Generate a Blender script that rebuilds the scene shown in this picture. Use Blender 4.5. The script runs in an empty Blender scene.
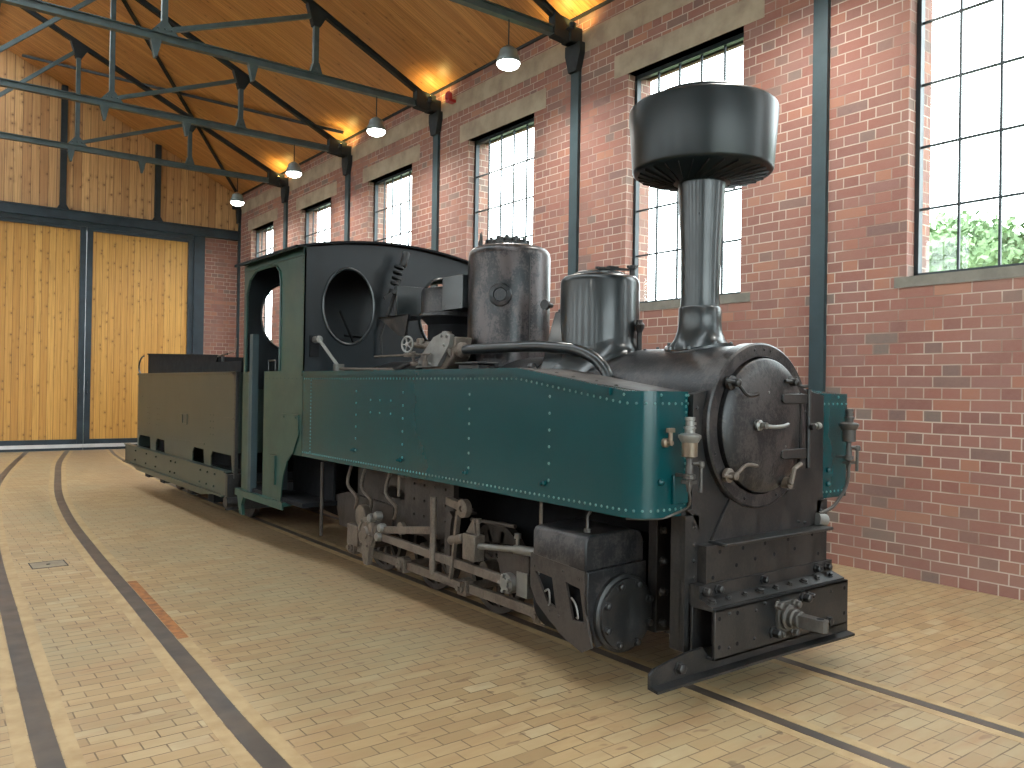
import bpy, bmesh, math, random
from mathutils import Vector, Matrix
random.seed(7)
PI = math.pi
S = bpy.context.scene
COL = S.collection

# ------------------------------------------------------------ camera, world, exposure
F_PX = 816.5; YAW = math.radians(37.124); PIT = math.radians(0.30); ROL = math.radians(0.92)
fw = Vector((math.sin(YAW)*math.cos(PIT), math.cos(YAW)*math.cos(PIT), math.sin(PIT)))
r0 = Vector((math.cos(YAW), -math.sin(YAW), 0)); u0 = r0.cross(fw)
rt = r0*math.cos(ROL) + u0*math.sin(ROL); up = -r0*math.sin(ROL) + u0*math.cos(ROL)
cam = bpy.data.cameras.new('camera'); co = bpy.data.objects.new('camera', cam); COL.objects.link(co)
cam.sensor_width = 36; cam.lens = F_PX/1024*36; cam.clip_start = 0.05; cam.clip_end = 300
co.matrix_world = Matrix.Translation((0, 0, 1.5)) @ Matrix((rt, up, -fw)).transposed().to_4x4()
S.camera = co
S.view_settings.view_transform = 'Standard'
S.view_settings.look = 'None'
S.view_settings.gamma = 1
S.view_settings.use_curve_mapping = False
S.view_settings.exposure = 1.05
w = bpy.data.worlds.new('overcast_sky'); S.world = w; w.use_nodes = True
wn = w.node_tree.nodes; wl = w.node_tree.links; wn.clear()
wo = wn.new('ShaderNodeOutputWorld'); wb = wn.new('ShaderNodeBackground')
wb.inputs['Color'].default_value = (0.90, 0.96, 1.0, 1); wb.inputs['Strength'].default_value = 6.0
wl.new(wb.outputs[0], wo.inputs[0])

# ------------------------------------------------------------ node helpers
def new_mat(name):
    m = bpy.data.materials.new(name); m.use_nodes = True
    nt = m.node_tree; nt.nodes.clear()
    o = nt.nodes.new('ShaderNodeOutputMaterial'); b = nt.nodes.new('ShaderNodeBsdfPrincipled')
    nt.links.new(b.outputs[0], o.inputs[0])
    return m, nt, b
def N(nt, t, **kw):
    n = nt.nodes.new('ShaderNode'+t)
    for k, v in kw.items():
        if k.startswith('i_'): n.inputs[k[2:]].default_value = v
        else: setattr(n, k, v)
    return n
def lk(nt, a, b): nt.links.new(a, b)
def math_n(nt, op, a, b=None, c=None):
    n = nt.nodes.new('ShaderNodeMath'); n.operation = op
    for i, x in enumerate((a, b, c)):
        if x is None: continue
        if isinstance(x, (int, float)): n.inputs[i].default_value = x
        else: nt.links.new(x, n.inputs[i])
    return n.outputs[0]
def ramp(nt, fac, stops):
    r = nt.nodes.new('ShaderNodeValToRGB'); e = r.color_ramp.elements
    while len(e) > 1: e.remove(e[-1])
    e[0].position = stops[0][0]; e[0].color = (*stops[0][1], 1)
    for p, c in stops[1:]:
        q = e.new(p); q.color = (*c, 1)
    nt.links.new(fac, r.inputs[0]); return r.outputs[0]
def mixc(nt, fac, a, b, mode='MIX'):
    n = nt.nodes.new('ShaderNodeMix'); n.data_type = 'RGBA'; n.blend_type = mode
    for s, x in ((0, fac), (6, a), (7, b)):
        if isinstance(x, (int, float)): n.inputs[s].default_value = x
        elif isinstance(x, tuple): n.inputs[s].default_value = (*x, 1)
        else: nt.links.new(x, n.inputs[s])
    return n.outputs[2]
def objco(nt): return nt.nodes.new('ShaderNodeTexCoord').outputs['Object']
def noise(nt, vec, scale, detail=4, rough=0.55, dist=0.0):
    n = nt.nodes.new('ShaderNodeTexNoise'); n.inputs['Scale'].default_value = scale
    n.inputs['Detail'].default_value = detail; n.inputs['Roughness'].default_value = rough
    n.inputs['Distortion'].default_value = dist
    nt.links.new(vec, n.inputs['Vector']); return n.outputs['Fac']
def scaled(nt, vec, s):
    n = nt.nodes.new('ShaderNodeMapping'); n.inputs['Scale'].default_value = s
    nt.links.new(vec, n.inputs['Vector']); return n.outputs[0]
def bump(nt, b, h, strength=0.3, dist=0.01):
    n = nt.nodes.new('ShaderNodeBump'); n.inputs['Strength'].default_value = strength
    n.inputs['Distance'].default_value = dist
    nt.links.new(h, n.inputs['Height']); nt.links.new(n.outputs[0], b.inputs['Normal'])

def plain(name, col, rough=0.5, metal=0.0, var=0.15, vscale=6, bmp=0.0, spec=0.5, col2=None, coat=0.0, rvar=0.12):
    m, nt, b = new_mat(name)
    v = objco(nt); f = noise(nt, v, vscale, 5, 0.6)
    c2 = col2 or tuple(c*(1-var*2) for c in col)
    r = ramp(nt, f, [(0.35, c2), (0.62, col)])
    lk(nt, r, b.inputs['Base Color'])
    b.inputs['Roughness'].default_value = rough; b.inputs['Metallic'].default_value = metal
    b.inputs['Specular IOR Level'].default_value = spec
    b.inputs['Coat Weight'].default_value = coat; b.inputs['Coat Roughness'].default_value = 0.12
    f2 = noise(nt, v, vscale*2.3, 3)
    lk(nt, math_n(nt, 'MULTIPLY_ADD', f2, rvar*2, rough-rvar), b.inputs['Roughness'])
    if bmp: bump(nt, b, noise(nt, v, vscale*8, 4), bmp, 0.004)
    return m

def brick_mat(name, L=0.29, Hh=0.092, mortar=0.0058):
    m, nt, b = new_mat(name)
    v = objco(nt)
    sx = nt.nodes.new('ShaderNodeSeparateXYZ'); lk(nt, v, sx.inputs[0])
    g = nt.nodes.new('ShaderNodeNewGeometry'); sn = nt.nodes.new('ShaderNodeSeparateXYZ'); lk(nt, g.outputs['Normal'], sn.inputs[0])
    ny = math_n(nt, 'GREATER_THAN', math_n(nt, 'ABSOLUTE', sn.outputs[1]), 0.6)
    u = math_n(nt, 'ADD', math_n(nt, 'MULTIPLY', sx.outputs[0], ny), math_n(nt, 'MULTIPLY', sx.outputs[1], math_n(nt, 'SUBTRACT', 1.0, ny)))
    cb = nt.nodes.new('ShaderNodeCombineXYZ'); lk(nt, u, cb.inputs[0]); lk(nt, sx.outputs[2], cb.inputs[1])
    # slight wobble of the courses
    wob = nt.nodes.new('ShaderNodeTexNoise'); wob.inputs['Scale'].default_value = 2.5; lk(nt, cb.outputs[0], wob.inputs['Vector'])
    va = nt.nodes.new('ShaderNodeVectorMath'); va.operation = 'MULTIPLY_ADD'
    lk(nt, wob.outputs['Color'], va.inputs[0]); va.inputs[1].default_value = (0.012, 0.012, 0); lk(nt, cb.outputs[0], va.inputs[2])
    def bt(c1, c2, mo):
        t = nt.nodes.new('ShaderNodeTexBrick'); t.offset = 0.5; t.offset_frequency = 2; t.squash = 0.5; t.squash_frequency = 2
        lk(nt, va.outputs[0], t.inputs['Vector']); t.inputs['Scale'].default_value = 1
        t.inputs['Color1'].default_value = (*c1, 1); t.inputs['Color2'].default_value = (*c2, 1); t.inputs['Mortar'].default_value = (*mo, 1)
        t.inputs['Mortar Size'].default_value = mortar; t.inputs['Mortar Smooth'].default_value = 0.3
        t.inputs['Brick Width'].default_value = L; t.inputs['Row Height'].default_value = Hh; t.inputs['Bias'].default_value = 0
        return t
    t = bt((0, 0, 0), (1, 1, 1), (0.5, 0.5, 0.5))
    pal = ramp(nt, t.outputs['Color'], [(0.0, (0.15, 0.085, 0.078)), (0.04, (0.15, 0.135, 0.12)), (0.10, (0.20, 0.088, 0.072)), (0.35, (0.26, 0.100, 0.073)), (0.55, (0.29, 0.125, 0.092)), (0.75, (0.23, 0.115, 0.100)), (0.9, (0.33, 0.135, 0.085)), (1.0, (0.37, 0.165, 0.10))])
    n1 = noise(nt, v, 26, 5, 0.7); pal = mixc(nt, math_n(nt, 'MULTIPLY', n1, 0.55), pal, (0.30, 0.17, 0.14))
    n2 = noise(nt, v, 0.9, 3); pal = mixc(nt, math_n(nt, 'MULTIPLY', math_n(nt, 'GREATER_THAN', n2, 0.0), ramp(nt, n2, [(0.45, (0, 0, 0)), (0.7, (0.45, 0.45, 0.45))])), pal, (0.31, 0.19, 0.15))
    nm = noise(nt, v, 1.7, 3)
    mort = ramp(nt, nm, [(0.34, (0.22, 0.14, 0.11)), (0.56, (0.44, 0.36, 0.30))])
    pal = mixc(nt, 0.10, pal, (0.0, 0.0, 0.0))
    c = mixc(nt, t.outputs['Fac'], pal, mort)
    lk(nt, c, b.inputs['Base Color']); b.inputs['Roughness'].default_value = 0.85
    h = math_n(nt, 'ADD', math_n(nt, 'MULTIPLY', math_n(nt, 'SUBTRACT', 1.0, t.outputs['Fac']), 0.8), math_n(nt, 'MULTIPLY', n1, 0.5))
    bump(nt, b, h, 0.55, 0.008)
    return m

def wood_mat(name, across, along, width, light, dark, knot=(0.10, 0.035, 0.012), rough=0.45, streak=0.5, edgek=0.35, kden=0.72):
    m, nt, b = new_mat(name)
    v = objco(nt); sx = nt.nodes.new('ShaderNodeSeparateXYZ'); lk(nt, v, sx.inputs[0])
    a = sx.outputs[across]; l = sx.outputs[along]
    idx = math_n(nt, 'FLOOR', math_n(nt, 'DIVIDE', a, width))
    fr = math_n(nt, 'FRACT', math_n(nt, 'DIVIDE', a, width))
    wn_ = nt.nodes.new('ShaderNodeTexWhiteNoise'); wn_.noise_dimensions = '1D'; lk(nt, idx, wn_.inputs['W'])
    cb = nt.nodes.new('ShaderNodeCombineXYZ')
    lk(nt, math_n(nt, 'DIVIDE', a, width), cb.inputs[0])
    lk(nt, math_n(nt, 'MULTIPLY_ADD', wn_.outputs['Value'], 37.0, l), cb.inputs[1])
    lk(nt, idx, cb.inputs[2])
    g1 = noise(nt, scaled(nt, cb.outputs[0], (6.0, 0.9, 1)), 1.0, 5, 0.65, 0.6)
    base = mixc(nt, wn_.outputs['Value'], light, dark)
    base = mixc(nt, math_n(nt, 'MULTIPLY', ramp(nt, g1, [(0.42, (0, 0, 0)), (0.68, (1, 1, 1))]), streak), base, tuple(c*0.62 for c in dark))
    vo = nt.nodes.new('ShaderNodeTexVoronoi'); vo.feature = 'F1'; vo.voronoi_dimensions = '2D'; vo.inputs['Scale'].default_value = 1.0
    c2 = nt.nodes.new('ShaderNodeCombineXYZ'); lk(nt, math_n(nt, 'MULTIPLY_ADD', idx, 5.0, fr), c2.inputs[0]); lk(nt, math_n(nt, 'MULTIPLY_ADD', wn_.outputs['Value'], 37.0, math_n(nt, 'MULTIPLY', l, 0.95/width)), c2.inputs[1])
    lk(nt, c2.outputs[0], vo.inputs['Vector']); vo.inputs['Randomness'].default_value = 1.0
    sc_ = nt.nodes.new('ShaderNodeSeparateColor'); lk(nt, vo.outputs['Color'], sc_.inputs[0])
    sel = math_n(nt, 'GREATER_THAN', sc_.outputs[0], kden)
    kn = math_n(nt, 'MULTIPLY', sel, ramp(nt, vo.outputs['Distance'], [(0.07, (1, 1, 1)), (0.17, (0, 0, 0))]))
    base = mixc(nt, math_n(nt, 'MULTIPLY', kn, 0.85), base, knot)
    halo = math_n(nt, 'MULTIPLY', sel, ramp(nt, vo.outputs['Distance'], [(0.2, (0.35, 0.35, 0.35)), (0.5, (0, 0, 0))]))
    base = mixc(nt, halo, base, tuple(c*0.6 for c in dark))
    edge = math_n(nt, 'LESS_THAN', math_n(nt, 'ABSOLUTE', math_n(nt, 'SUBTRACT', fr, 0.5)), 0.47)
    base = mixc(nt, edge, tuple(c*edgek for c in dark), base)
    lk(nt, base, b.inputs['Base Color']); b.inputs['Roughness'].default_value = rough
    bump(nt, b, edge, 0.4, 0.004)
    return m

def paver_mat():
    m, nt, b = new_mat('wood_block_pavers')
    v = objco(nt)
    def bt():
        t = nt.nodes.new('ShaderNodeTexBrick'); t.offset = 0.5; t.offset_frequency = 2; t.squash = 1
        wob = nt.nodes.new('ShaderNodeTexNoise'); wob.inputs['Scale'].default_value = 1.4; lk(nt, v, wob.inputs['Vector'])
        va = nt.nodes.new('ShaderNodeVectorMath'); va.operation = 'MULTIPLY_ADD'
        lk(nt, wob.outputs['Color'], va.inputs[0]); va.inputs[1].default_value = (0.02, 0.02, 0); lk(nt, v, va.inputs[2])
        lk(nt, va.outputs[0], t.inputs['Vector']); t.inputs['Scale'].default_value = 1
        t.inputs['Color1'].default_value = (0, 0, 0, 1); t.inputs['Color2'].default_value = (1, 1, 1, 1); t.inputs['Mortar'].default_value = (0.5, 0.5, 0.5, 1)
        t.inputs['Mortar Size'].default_value = 0.0036; t.inputs['Mortar Smooth'].default_value = 0.25
        t.inputs['Brick Width'].default_value = 0.17; t.inputs['Row Height'].default_value = 0.083
        return t
    t = bt()
    pal = ramp(nt, t.outputs['Color'], [(0.0, (0.25, 0.160, 0.075)), (0.3, (0.32, 0.215, 0.105)), (0.6, (0.36, 0.245, 0.122)), (0.9, (0.37, 0.270, 0.145)), (1, (0.40, 0.32, 0.195))])
    big = noise(nt, v, 0.55, 4, 0.6)
    pal = mixc(nt, ramp(nt, big, [(0.42, (0, 0, 0)), (0.60, (0.85, 0.85, 0.85))]), pal, (0.27, 0.225, 0.135))
    br = noise(nt, scaled(nt, v, (1, 3.5, 1)), 1.7, 5, 0.65, 0.3)
    pal = mixc(nt, ramp(nt, br, [(0.46, (0, 0, 0)), (0.68, (0.85, 0.85, 0.85))]), pal, (0.27, 0.155, 0.075))
    fine = noise(nt, scaled(nt, v, (6, 30, 6)), 1.0, 4, 0.6)
    pal = mixc(nt, math_n(nt, 'MULTIPLY', fine, 0.5), pal, (0.30, 0.22, 0.12))
    sp = noise(nt, scaled(nt, v, (4, 9, 4)), 1.2, 2, 0.5)
    pal = mixc(nt, ramp(nt, sp, [(0.66, (0, 0, 0)), (0.71, (0.65, 0.65, 0.65))]), pal, (0.17, 0.10, 0.055))
    # oil spots under the engine and along the rails
    sx = nt.nodes.new('ShaderNodeSeparateXYZ'); lk(nt, v, sx.inputs[0])
    dx = math_n(nt, 'ABSOLUTE', math_n(nt, 'SUBTRACT', sx.outputs[0], 3.3))
    near = math_n(nt, 'LESS_THAN', dx, 0.95)
    ol = noise(nt, v, 9, 2, 0.4)
    pal = mixc(nt, math_n(nt, 'MULTIPLY', near, ramp(nt, ol, [(0.69, (0, 0, 0)), (0.72, (0.8, 0.8, 0.8))])), pal, (0.13, 0.08, 0.05))
    yy = ramp(nt, math_n(nt, 'SUBTRACT', sx.outputs[1], 2.9), [(0.0, (0, 0, 0)), (1.0, (1, 1, 1))])
    grime = math_n(nt, 'MULTIPLY', math_n(nt, 'MULTIPLY', yy, ramp(nt, math_n(nt, 'SUBTRACT', math_n(nt, 'ADD', dx, math_n(nt, 'MULTIPLY', br, 0.8)), 0.35), [(0.35, (1, 1, 1)), (1.0, (0, 0, 0))])), 0.5)
    pal = mixc(nt, grime, pal, (0.20, 0.125, 0.07))
    c = mixc(nt, math_n(nt, 'MULTIPLY', t.outputs['Fac'], ramp(nt, noise(nt, v, 5, 3), [(0.35, (0.4, 0.4, 0.4)), (0.55, (1, 1, 1))])), pal, (0.11, 0.07, 0.035))
    lk(nt, c, b.inputs['Base Color'])
    lk(nt, math_n(nt, 'MULTIPLY_ADD', fine, 0.3, 0.38), b.inputs['Roughness'])
    bump(nt, b, math_n(nt, 'SUBTRACT', math_n(nt, 'MULTIPLY', fine, 0.25), t.outputs['Fac']), 0.35, 0.004)
    return m

def glass_mat():
    m, nt, b = new_mat('window_glass'); nt.nodes.remove(b)
    o = [n for n in nt.nodes if n.type == 'OUTPUT_MATERIAL'][0]
    tr = nt.nodes.new('ShaderNodeBsdfTransparent'); tr.inputs[0].default_value = (0.93, 0.96, 0.95, 1)
    gl = nt.nodes.new('ShaderNodeBsdfGlossy'); gl.inputs['Roughness'].default_value = 0.02
    mx = nt.nodes.new('ShaderNodeMixShader'); mx.inputs[0].default_value = 0.03
    lk(nt, tr.outputs[0], mx.inputs[1]); lk(nt, gl.outputs[0], mx.inputs[2]); lk(nt, mx.outputs[0], o.inputs[0])
    return m
def emit(name, col, st):
    m, nt, b = new_mat(name); b.inputs['Base Color'].default_value = (*col, 1)
    b.inputs['Emission Color'].default_value = (*col, 1); b.inputs['Emission Strength'].default_value = st
    return m
def rusty(name, base, rust, rough=0.45, metal=0.3, amt=0.5, bmp=0.25):
    m, nt, b = new_mat(name); v = objco(nt)
    f = noise(nt, scaled(nt, v, (1, 1, 0.55)), 7, 8, 0.72); f2 = noise(nt, v, 60, 4, 0.7)
    ff = math_n(nt, 'ADD', math_n(nt, 'MULTIPLY', f, 0.7), math_n(nt, 'MULTIPLY', f2, 0.3))
    msk = ramp(nt, ff, [(0.47, (0, 0, 0)), (0.55, (amt, amt, amt))])
    lk(nt, mixc(nt, msk, base, rust), b.inputs['Base Color'])
    lk(nt, math_n(nt, 'MULTIPLY_ADD', ff, 0.45, rough-0.2), b.inputs['Roughness'])
    b.inputs['Metallic'].default_value = metal
    bump(nt, b, f2, bmp, 0.003)
    return m

M = {}
M['brick'] = brick_mat('red_brick')
M['pavers'] = paver_mat()
M['border'] = plain('border_paver', (0.38, 0.275, 0.145), 0.6, var=0.14, vscale=7, col2=(0.29, 0.195, 0.095))
M['roofwood'] = wood_mat('pine_roof_boards', 1, 0, 0.14, (0.66, 0.35, 0.13), (0.50, 0.235, 0.078), streak=1.0, edgek=0.75, kden=0.90)
M['gablewood'] = wood_mat('pine_gable_boards', 0, 2, 0.16, (0.60, 0.36, 0.155), (0.38, 0.19, 0.075), streak=0.7)
M['doorwood'] = wood_mat('pine_door_boards', 0, 2, 0.13, (0.60, 0.33, 0.075), (0.47, 0.23, 0.045), streak=0.75, kden=0.80)
M['concrete'] = plain('weathered_concrete', (0.36, 0.30, 0.22), 0.9, var=0.16, vscale=3, bmp=0.4, col2=(0.25, 0.20, 0.15))
M['slate'] = plain('grey_sill', (0.20, 0.19, 0.16), 0.8, var=0.15, vscale=4, bmp=0.3)
M['steel'] = plain('blue_grey_painted_steel', (0.065, 0.098, 0.108), 0.45, 0.1, var=0.15, vscale=5)
M['column'] = plain('teal_column_paint', (0.022, 0.045, 0.054), 0.6, 0.0, var=0.12, vscale=3)
M['steel_dark'] = plain('dark_painted_steel', (0.013, 0.020, 0.025), 0.7, 0.1, var=0.15, vscale=5)
M['doorsteel'] = plain('door_frame_steel', (0.022, 0.038, 0.052), 0.35, 0.2, var=0.15, vscale=4)
M['alu'] = plain('pale_metal_strip', (0.55, 0.57, 0.58), 0.4, 0.3, var=0.05)
M['winframe'] = plain('black_window_steel', (0.018, 0.028, 0.034), 0.4, 0.1)
M['glass'] = glass_mat()
M['green'] = plain('glossy_teal_paint', (0.0006, 0.040, 0.047), 0.24, 0.0, var=0.05, vscale=2.5, coat=0.15, spec=0.30, rvar=0.05, col2=(0.0006, 0.036, 0.042))
M['rivetgreen'] = plain('highlight_teal_rivet', (0.060, 0.170, 0.165), 0.35, vscale=9)  # lighter teal puts the rivets' highlight dots into the colour
M['cabgreen'] = plain('dull_green_paint', (0.012, 0.048, 0.040), 0.36, 0.0, var=0.10, vscale=2.5, coat=0.05, spec=0.4, rvar=0.1)
M['tendergreen'] = plain('faded_grey_green_paint', (0.022, 0.036, 0.030), 0.36, 0.0, var=0.04, vscale=1.2, coat=0.1, rvar=0.03)
M['black'] = rusty('worn_black_iron', (0.010, 0.011, 0.012), (0.032, 0.027, 0.025), 0.42, 0.25, 0.6)
M['smokebox'] = rusty('mottled_black_iron', (0.012, 0.013, 0.015), (0.062, 0.054, 0.052), 0.36, 0.35, 0.6, 0.5)
M['dome'] = rusty('patchy_black_dome', (0.006, 0.008, 0.010), (0.058, 0.047, 0.047), 0.30, 0.3, 1.0)
M['gloss'] = plain('gloss_black_paint', (0.004, 0.009, 0.011), 0.34, 0.0, var=0.1, vscale=3, spec=0.35, coat=0.0, rvar=0.05)
M['satin'] = plain('satin_black_paint', (0.012, 0.017, 0.019), 0.33, 0.15, var=0.12, vscale=4, coat=0.2)
M['cabblack'] = plain('blue_black_cab_front', (0.006, 0.011, 0.015), 0.40, 0.0, spec=0.35, var=0.25, vscale=1.6, coat=0.0)
M['inner'] = plain('dark_inner_iron', (0.006, 0.007, 0.009), 0.8, 0.0, spec=0.2)  # near-black; also paints the shade in holes and cylinder openings
M['gear'] = rusty('dusty_worn_steel', (0.115, 0.094, 0.076), (0.060, 0.046, 0.038), 0.5, 0.25, 0.6)
M['frame'] = rusty('dusty_brown_frame', (0.036, 0.029, 0.025), (0.020, 0.016, 0.014), 0.6, 0.2, 0.7)
M['iron'] = rusty('greasy_dark_iron', (0.060, 0.056, 0.050), (0.035, 0.030, 0.028), 0.45, 0.3, 0.6)
M['bright'] = plain('bare_steel', (0.19, 0.19, 0.18), 0.4, 0.5, var=0.12, vscale=10)
M['brass'] = plain('dull_brass', (0.20, 0.155, 0.11), 0.4, 0.4, var=0.2, vscale=12)
M['copper'] = plain('pinkish_pipe', (0.30, 0.19, 0.15), 0.45, 0.4)
M['rail'] = plain('brown_rail_steel', (0.095, 0.072, 0.056), 0.5, 0.2, var=0.2, vscale=3, col2=(0.058, 0.050, 0.046))
M['hatch'] = plain('worn_hatch_metal', (0.24, 0.20, 0.14), 0.6, 0.1)
M['rust_border'] = plain('rust_stained_paver', (0.33, 0.13, 0.035), 0.7, var=0.2, vscale=16, col2=(0.16, 0.06, 0.02))
M['lamp'] = emit('lamp_glow', (0.95, 1.0, 0.97), 9)
M['warm'] = emit('warm_lamp_glow', (1.0, 0.62, 0.18), 16)
M['red'] = plain('red_plastic', (0.45, 0.03, 0.03), 0.4)
M['lampbody'] = plain('grey_lamp_housing', (0.16, 0.19, 0.19), 0.35, 0.3)
M['coal'] = plain('black_coal', (0.012, 0.012, 0.013), 0.9, spec=0.2, bmp=0.8, vscale=9)
M['leaf'] = plain('hazed_green_leaf', (0.20, 0.31, 0.15), 0.8, var=0.3, vscale=2)  # leaf colour lightened to carry the pale haze outside
M['bark'] = plain('brown_bark', (0.12, 0.08, 0.05), 0.9)
M['grass'] = plain('grass_ground', (0.10, 0.14, 0.05), 0.95)

# ------------------------------------------------------------ object helpers
def tag(o, label=None, cat=None, group=None, kind=None):
    if label: o['label'] = label
    if cat: o['category'] = cat
    if group: o['group'] = group
    if kind: o['kind'] = kind
    return o
def empty(name, loc, label=None, cat=None, group=None, kind=None):
    o = bpy.data.objects.new(name, None); o.location = loc; o.empty_display_size = 0.2
    COL.objects.link(o); o['origin'] = list(loc); return tag(o, label, cat, group, kind)
def org(p):
    while p is not None and p.parent: p = p.parent
    return Vector(p['origin']) if (p is not None and 'origin' in p) else Vector((0, 0, 0))
def copy_tree(o, parent=None):
    c = o.copy(); COL.objects.link(c); c.parent = parent
    for ch in list(o.children): copy_tree(ch, c)
    return c

class MB:
    def __init__(s, rmi=0): s.bm = bmesh.new(); s.rmi = rmi
    def mesh(s, vs, fs, mat=None):
        v = [s.bm.verts.new(p) for p in vs]
        for f in fs:
            try: s.bm.faces.new([v[i] for i in f])
            except ValueError: pass
        return s
    def box(s, a, b):
        (x0, y0, z0), (x1, y1, z1) = a, b
        x0, x1 = min(x0, x1), max(x0, x1); y0, y1 = min(y0, y1), max(y0, y1); z0, z1 = min(z0, z1), max(z0, z1)
        return s.mesh([(x0,y0,z0),(x1,y0,z0),(x1,y1,z0),(x0,y1,z0),(x0,y0,z1),(x1,y0,z1),(x1,y1,z1),(x0,y1,z1)],
                      [(0,3,2,1),(4,5,6,7),(0,1,5,4),(1,2,6,5),(2,3,7,6),(3,0,4,7)])
    def bar(s, p, q, w, h, ref=(0, 0, 1), shift=0):
        p, q = Vector(p), Vector(q); d = (q-p).normalized(); r = Vector(ref)
        if abs(d.dot(r)) > 0.98: r = Vector((1, 0, 0))
        sd = d.cross(r).normalized(); u = sd.cross(d).normalized()
        vs = []
        for c in (p, q):
            for a, b in ((-1,-1),(1,-1),(1,1),(-1,1)): vs.append(c+sd*(a*w/2)+u*(b*h/2))
        return s.mesh(vs, [(0,1,2,3),(7,6,5,4),(0,4,5,1),(1,5,6,2),(2,6,7,3),(3,7,4,0)])
    def tube(s, pts, r, n=12, close=True):
        pts = [Vector(p) for p in pts]; rr = r if isinstance(r, (list, tuple)) else [r]*len(pts)
        rings = []; prev = None
        for i, p in enumerate(pts):
            d = (pts[min(i+1, len(pts)-1)]-pts[max(i-1, 0)]).normalized()
            if prev is None:
                ref = Vector((0, 0, 1)) if abs(d.z) < 0.9 else Vector((1, 0, 0))
                a = d.cross(ref).normalized()
            else: a = (prev-d*prev.dot(d)).normalized()
            prev = a; b = d.cross(a)
            rings.append([s.bm.verts.new(p+(a*math.cos(2*PI*k/n)+b*math.sin(2*PI*k/n))*rr[i]) for k in range(n)])
        for i in range(len(rings)-1):
            for k in range(n): s.bm.faces.new((rings[i][k], rings[i][(k+1)%n], rings[i+1][(k+1)%n], rings[i+1][k]))
        if close: s.bm.faces.new(rings[0][::-1]); s.bm.faces.new(rings[-1])
        return s
    def lathe(s, c, axis, prof, n=48, cap=True):   # prof: (r, t) along axis 'x','y','z' from centre c
        ax = {'x': Vector((1,0,0)), 'y': Vector((0,1,0)), 'z': Vector((0,0,1))}[axis] if isinstance(axis, str) else Vector(axis).normalized()
        ref = Vector((0,0,1)) if abs(ax.z) < 0.9 else Vector((1,0,0))
        a = ax.cross(ref).normalized(); b = ax.cross(a); c = Vector(c); rings = []
        for r, t in prof:
            if r < 1e-5: rings.append([s.bm.verts.new(c+ax*t)])
            else: rings.append([s.bm.verts.new(c+ax*t+(a*math.cos(2*PI*k/n)+b*math.sin(2*PI*k/n))*r) for k in range(n)])
        for i in range(len(rings)-1):
            A, B = rings[i], rings[i+1]
            for k in range(n):
                k2 = (k+1) % n
                if len(A) == 1 and len(B) == 1: continue
                if len(A) == 1: s.bm.faces.new((A[0], B[k2], B[k]))
                elif len(B) == 1: s.bm.faces.new((A[k], A[k2], B[0]))
                else: s.bm.faces.new((A[k], A[k2], B[k2], B[k]))
        if cap:
            if len(rings[0]) > 1: s.bm.faces.new(rings[0])
            if len(rings[-1]) > 1: s.bm.faces.new(rings[-1][::-1])
        return s
    def prism(s, pts, axis, a, b):      # outline in the two other axes (x:(y,z) y:(x,z) z:(x,y)), extruded a..b
        def P(p, t):
            return {'x': (t, p[0], p[1]), 'y': (p[0], t, p[1]), 'z': (p[0], p[1], t)}[axis]
        n = len(pts)
        A = [s.bm.verts.new(P(p, a)) for p in pts]; B = [s.bm.verts.new(P(p, b)) for p in pts]
        s.bm.faces.new(A); s.bm.faces.new(B[::-1])
        for k in range(n): s.bm.faces.new((A[k], B[k], B[(k+1)%n], A[(k+1)%n]))
        return s
    def plate(s, outer, holes, axis, a, b):   # plate with holes
        cu = bpy.data.curves.new('tmp', 'CURVE'); cu.dimensions = '2D'; cu.fill_mode = 'BOTH'; cu.extrude = abs(b-a)/2
        for loop in [outer]+holes:
            sp = cu.splines.new('POLY'); sp.points.add(len(loop)-1); sp.use_cyclic_u = True
            for i, p in enumerate(loop): sp.points[i].co = (p[0], p[1], 0, 1)
        ob = bpy.data.objects.new('tmp', cu); COL.objects.link(ob)
        dg = bpy.context.evaluated_depsgraph_get(); me = bpy.data.meshes.new_from_object(ob.evaluated_get(dg))
        t = (a+b)/2; vs = []
        for v in me.vertices:
            x, y, z = v.co
            vs.append({'x': (t+z, x, y), 'y': (x, t+z, y), 'z': (x, y, t+z)}[axis])
        s.mesh(vs, [tuple(p.vertices) for p in me.polygons])
        COL.objects.unlink(ob); bpy.data.objects.remove(ob); bpy.data.curves.remove(cu); bpy.data.meshes.remove(me)
        return s
    def rivet(s, p, nrm, r=0.007, n=6):
        nrm = Vector(nrm).normalized(); ref = Vector((0,0,1)) if abs(nrm.z) < 0.9 else Vector((1,0,0))
        a = nrm.cross(ref).normalized(); b = nrm.cross(a); p = Vector(p)
        R1 = [s.bm.verts.new(p+(a*math.cos(2*PI*k/n)+b*math.sin(2*PI*k/n))*r) for k in range(n)]
        R2 = [s.bm.verts.new(p+nrm*r*0.5+(a*math.cos(2*PI*k/n)+b*math.sin(2*PI*k/n))*r*0.75) for k in range(n)]
        T = s.bm.verts.new(p+nrm*r*0.8)
        for k in range(n):
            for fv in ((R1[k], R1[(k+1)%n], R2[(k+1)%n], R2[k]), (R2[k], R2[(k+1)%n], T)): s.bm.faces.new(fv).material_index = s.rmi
        return s
    def rivets(s, p, q, n, nrm, r=0.007):
        p, q = Vector(p), Vector(q)
        for i in range(n): s.rivet(p.lerp(q, i/(n-1) if n > 1 else 0), nrm, r)
        return s
    def bolt(s, p, nrm, r=0.018, h=0.016):
        s.lathe(p, nrm, [(r*1.25, -0.002), (r*1.25, h*0.25), (r*0.95, h*0.3), (r*0.95, h), (r*0.6, h*1.15), (0, h*1.2)], 6)
        return s
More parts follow.
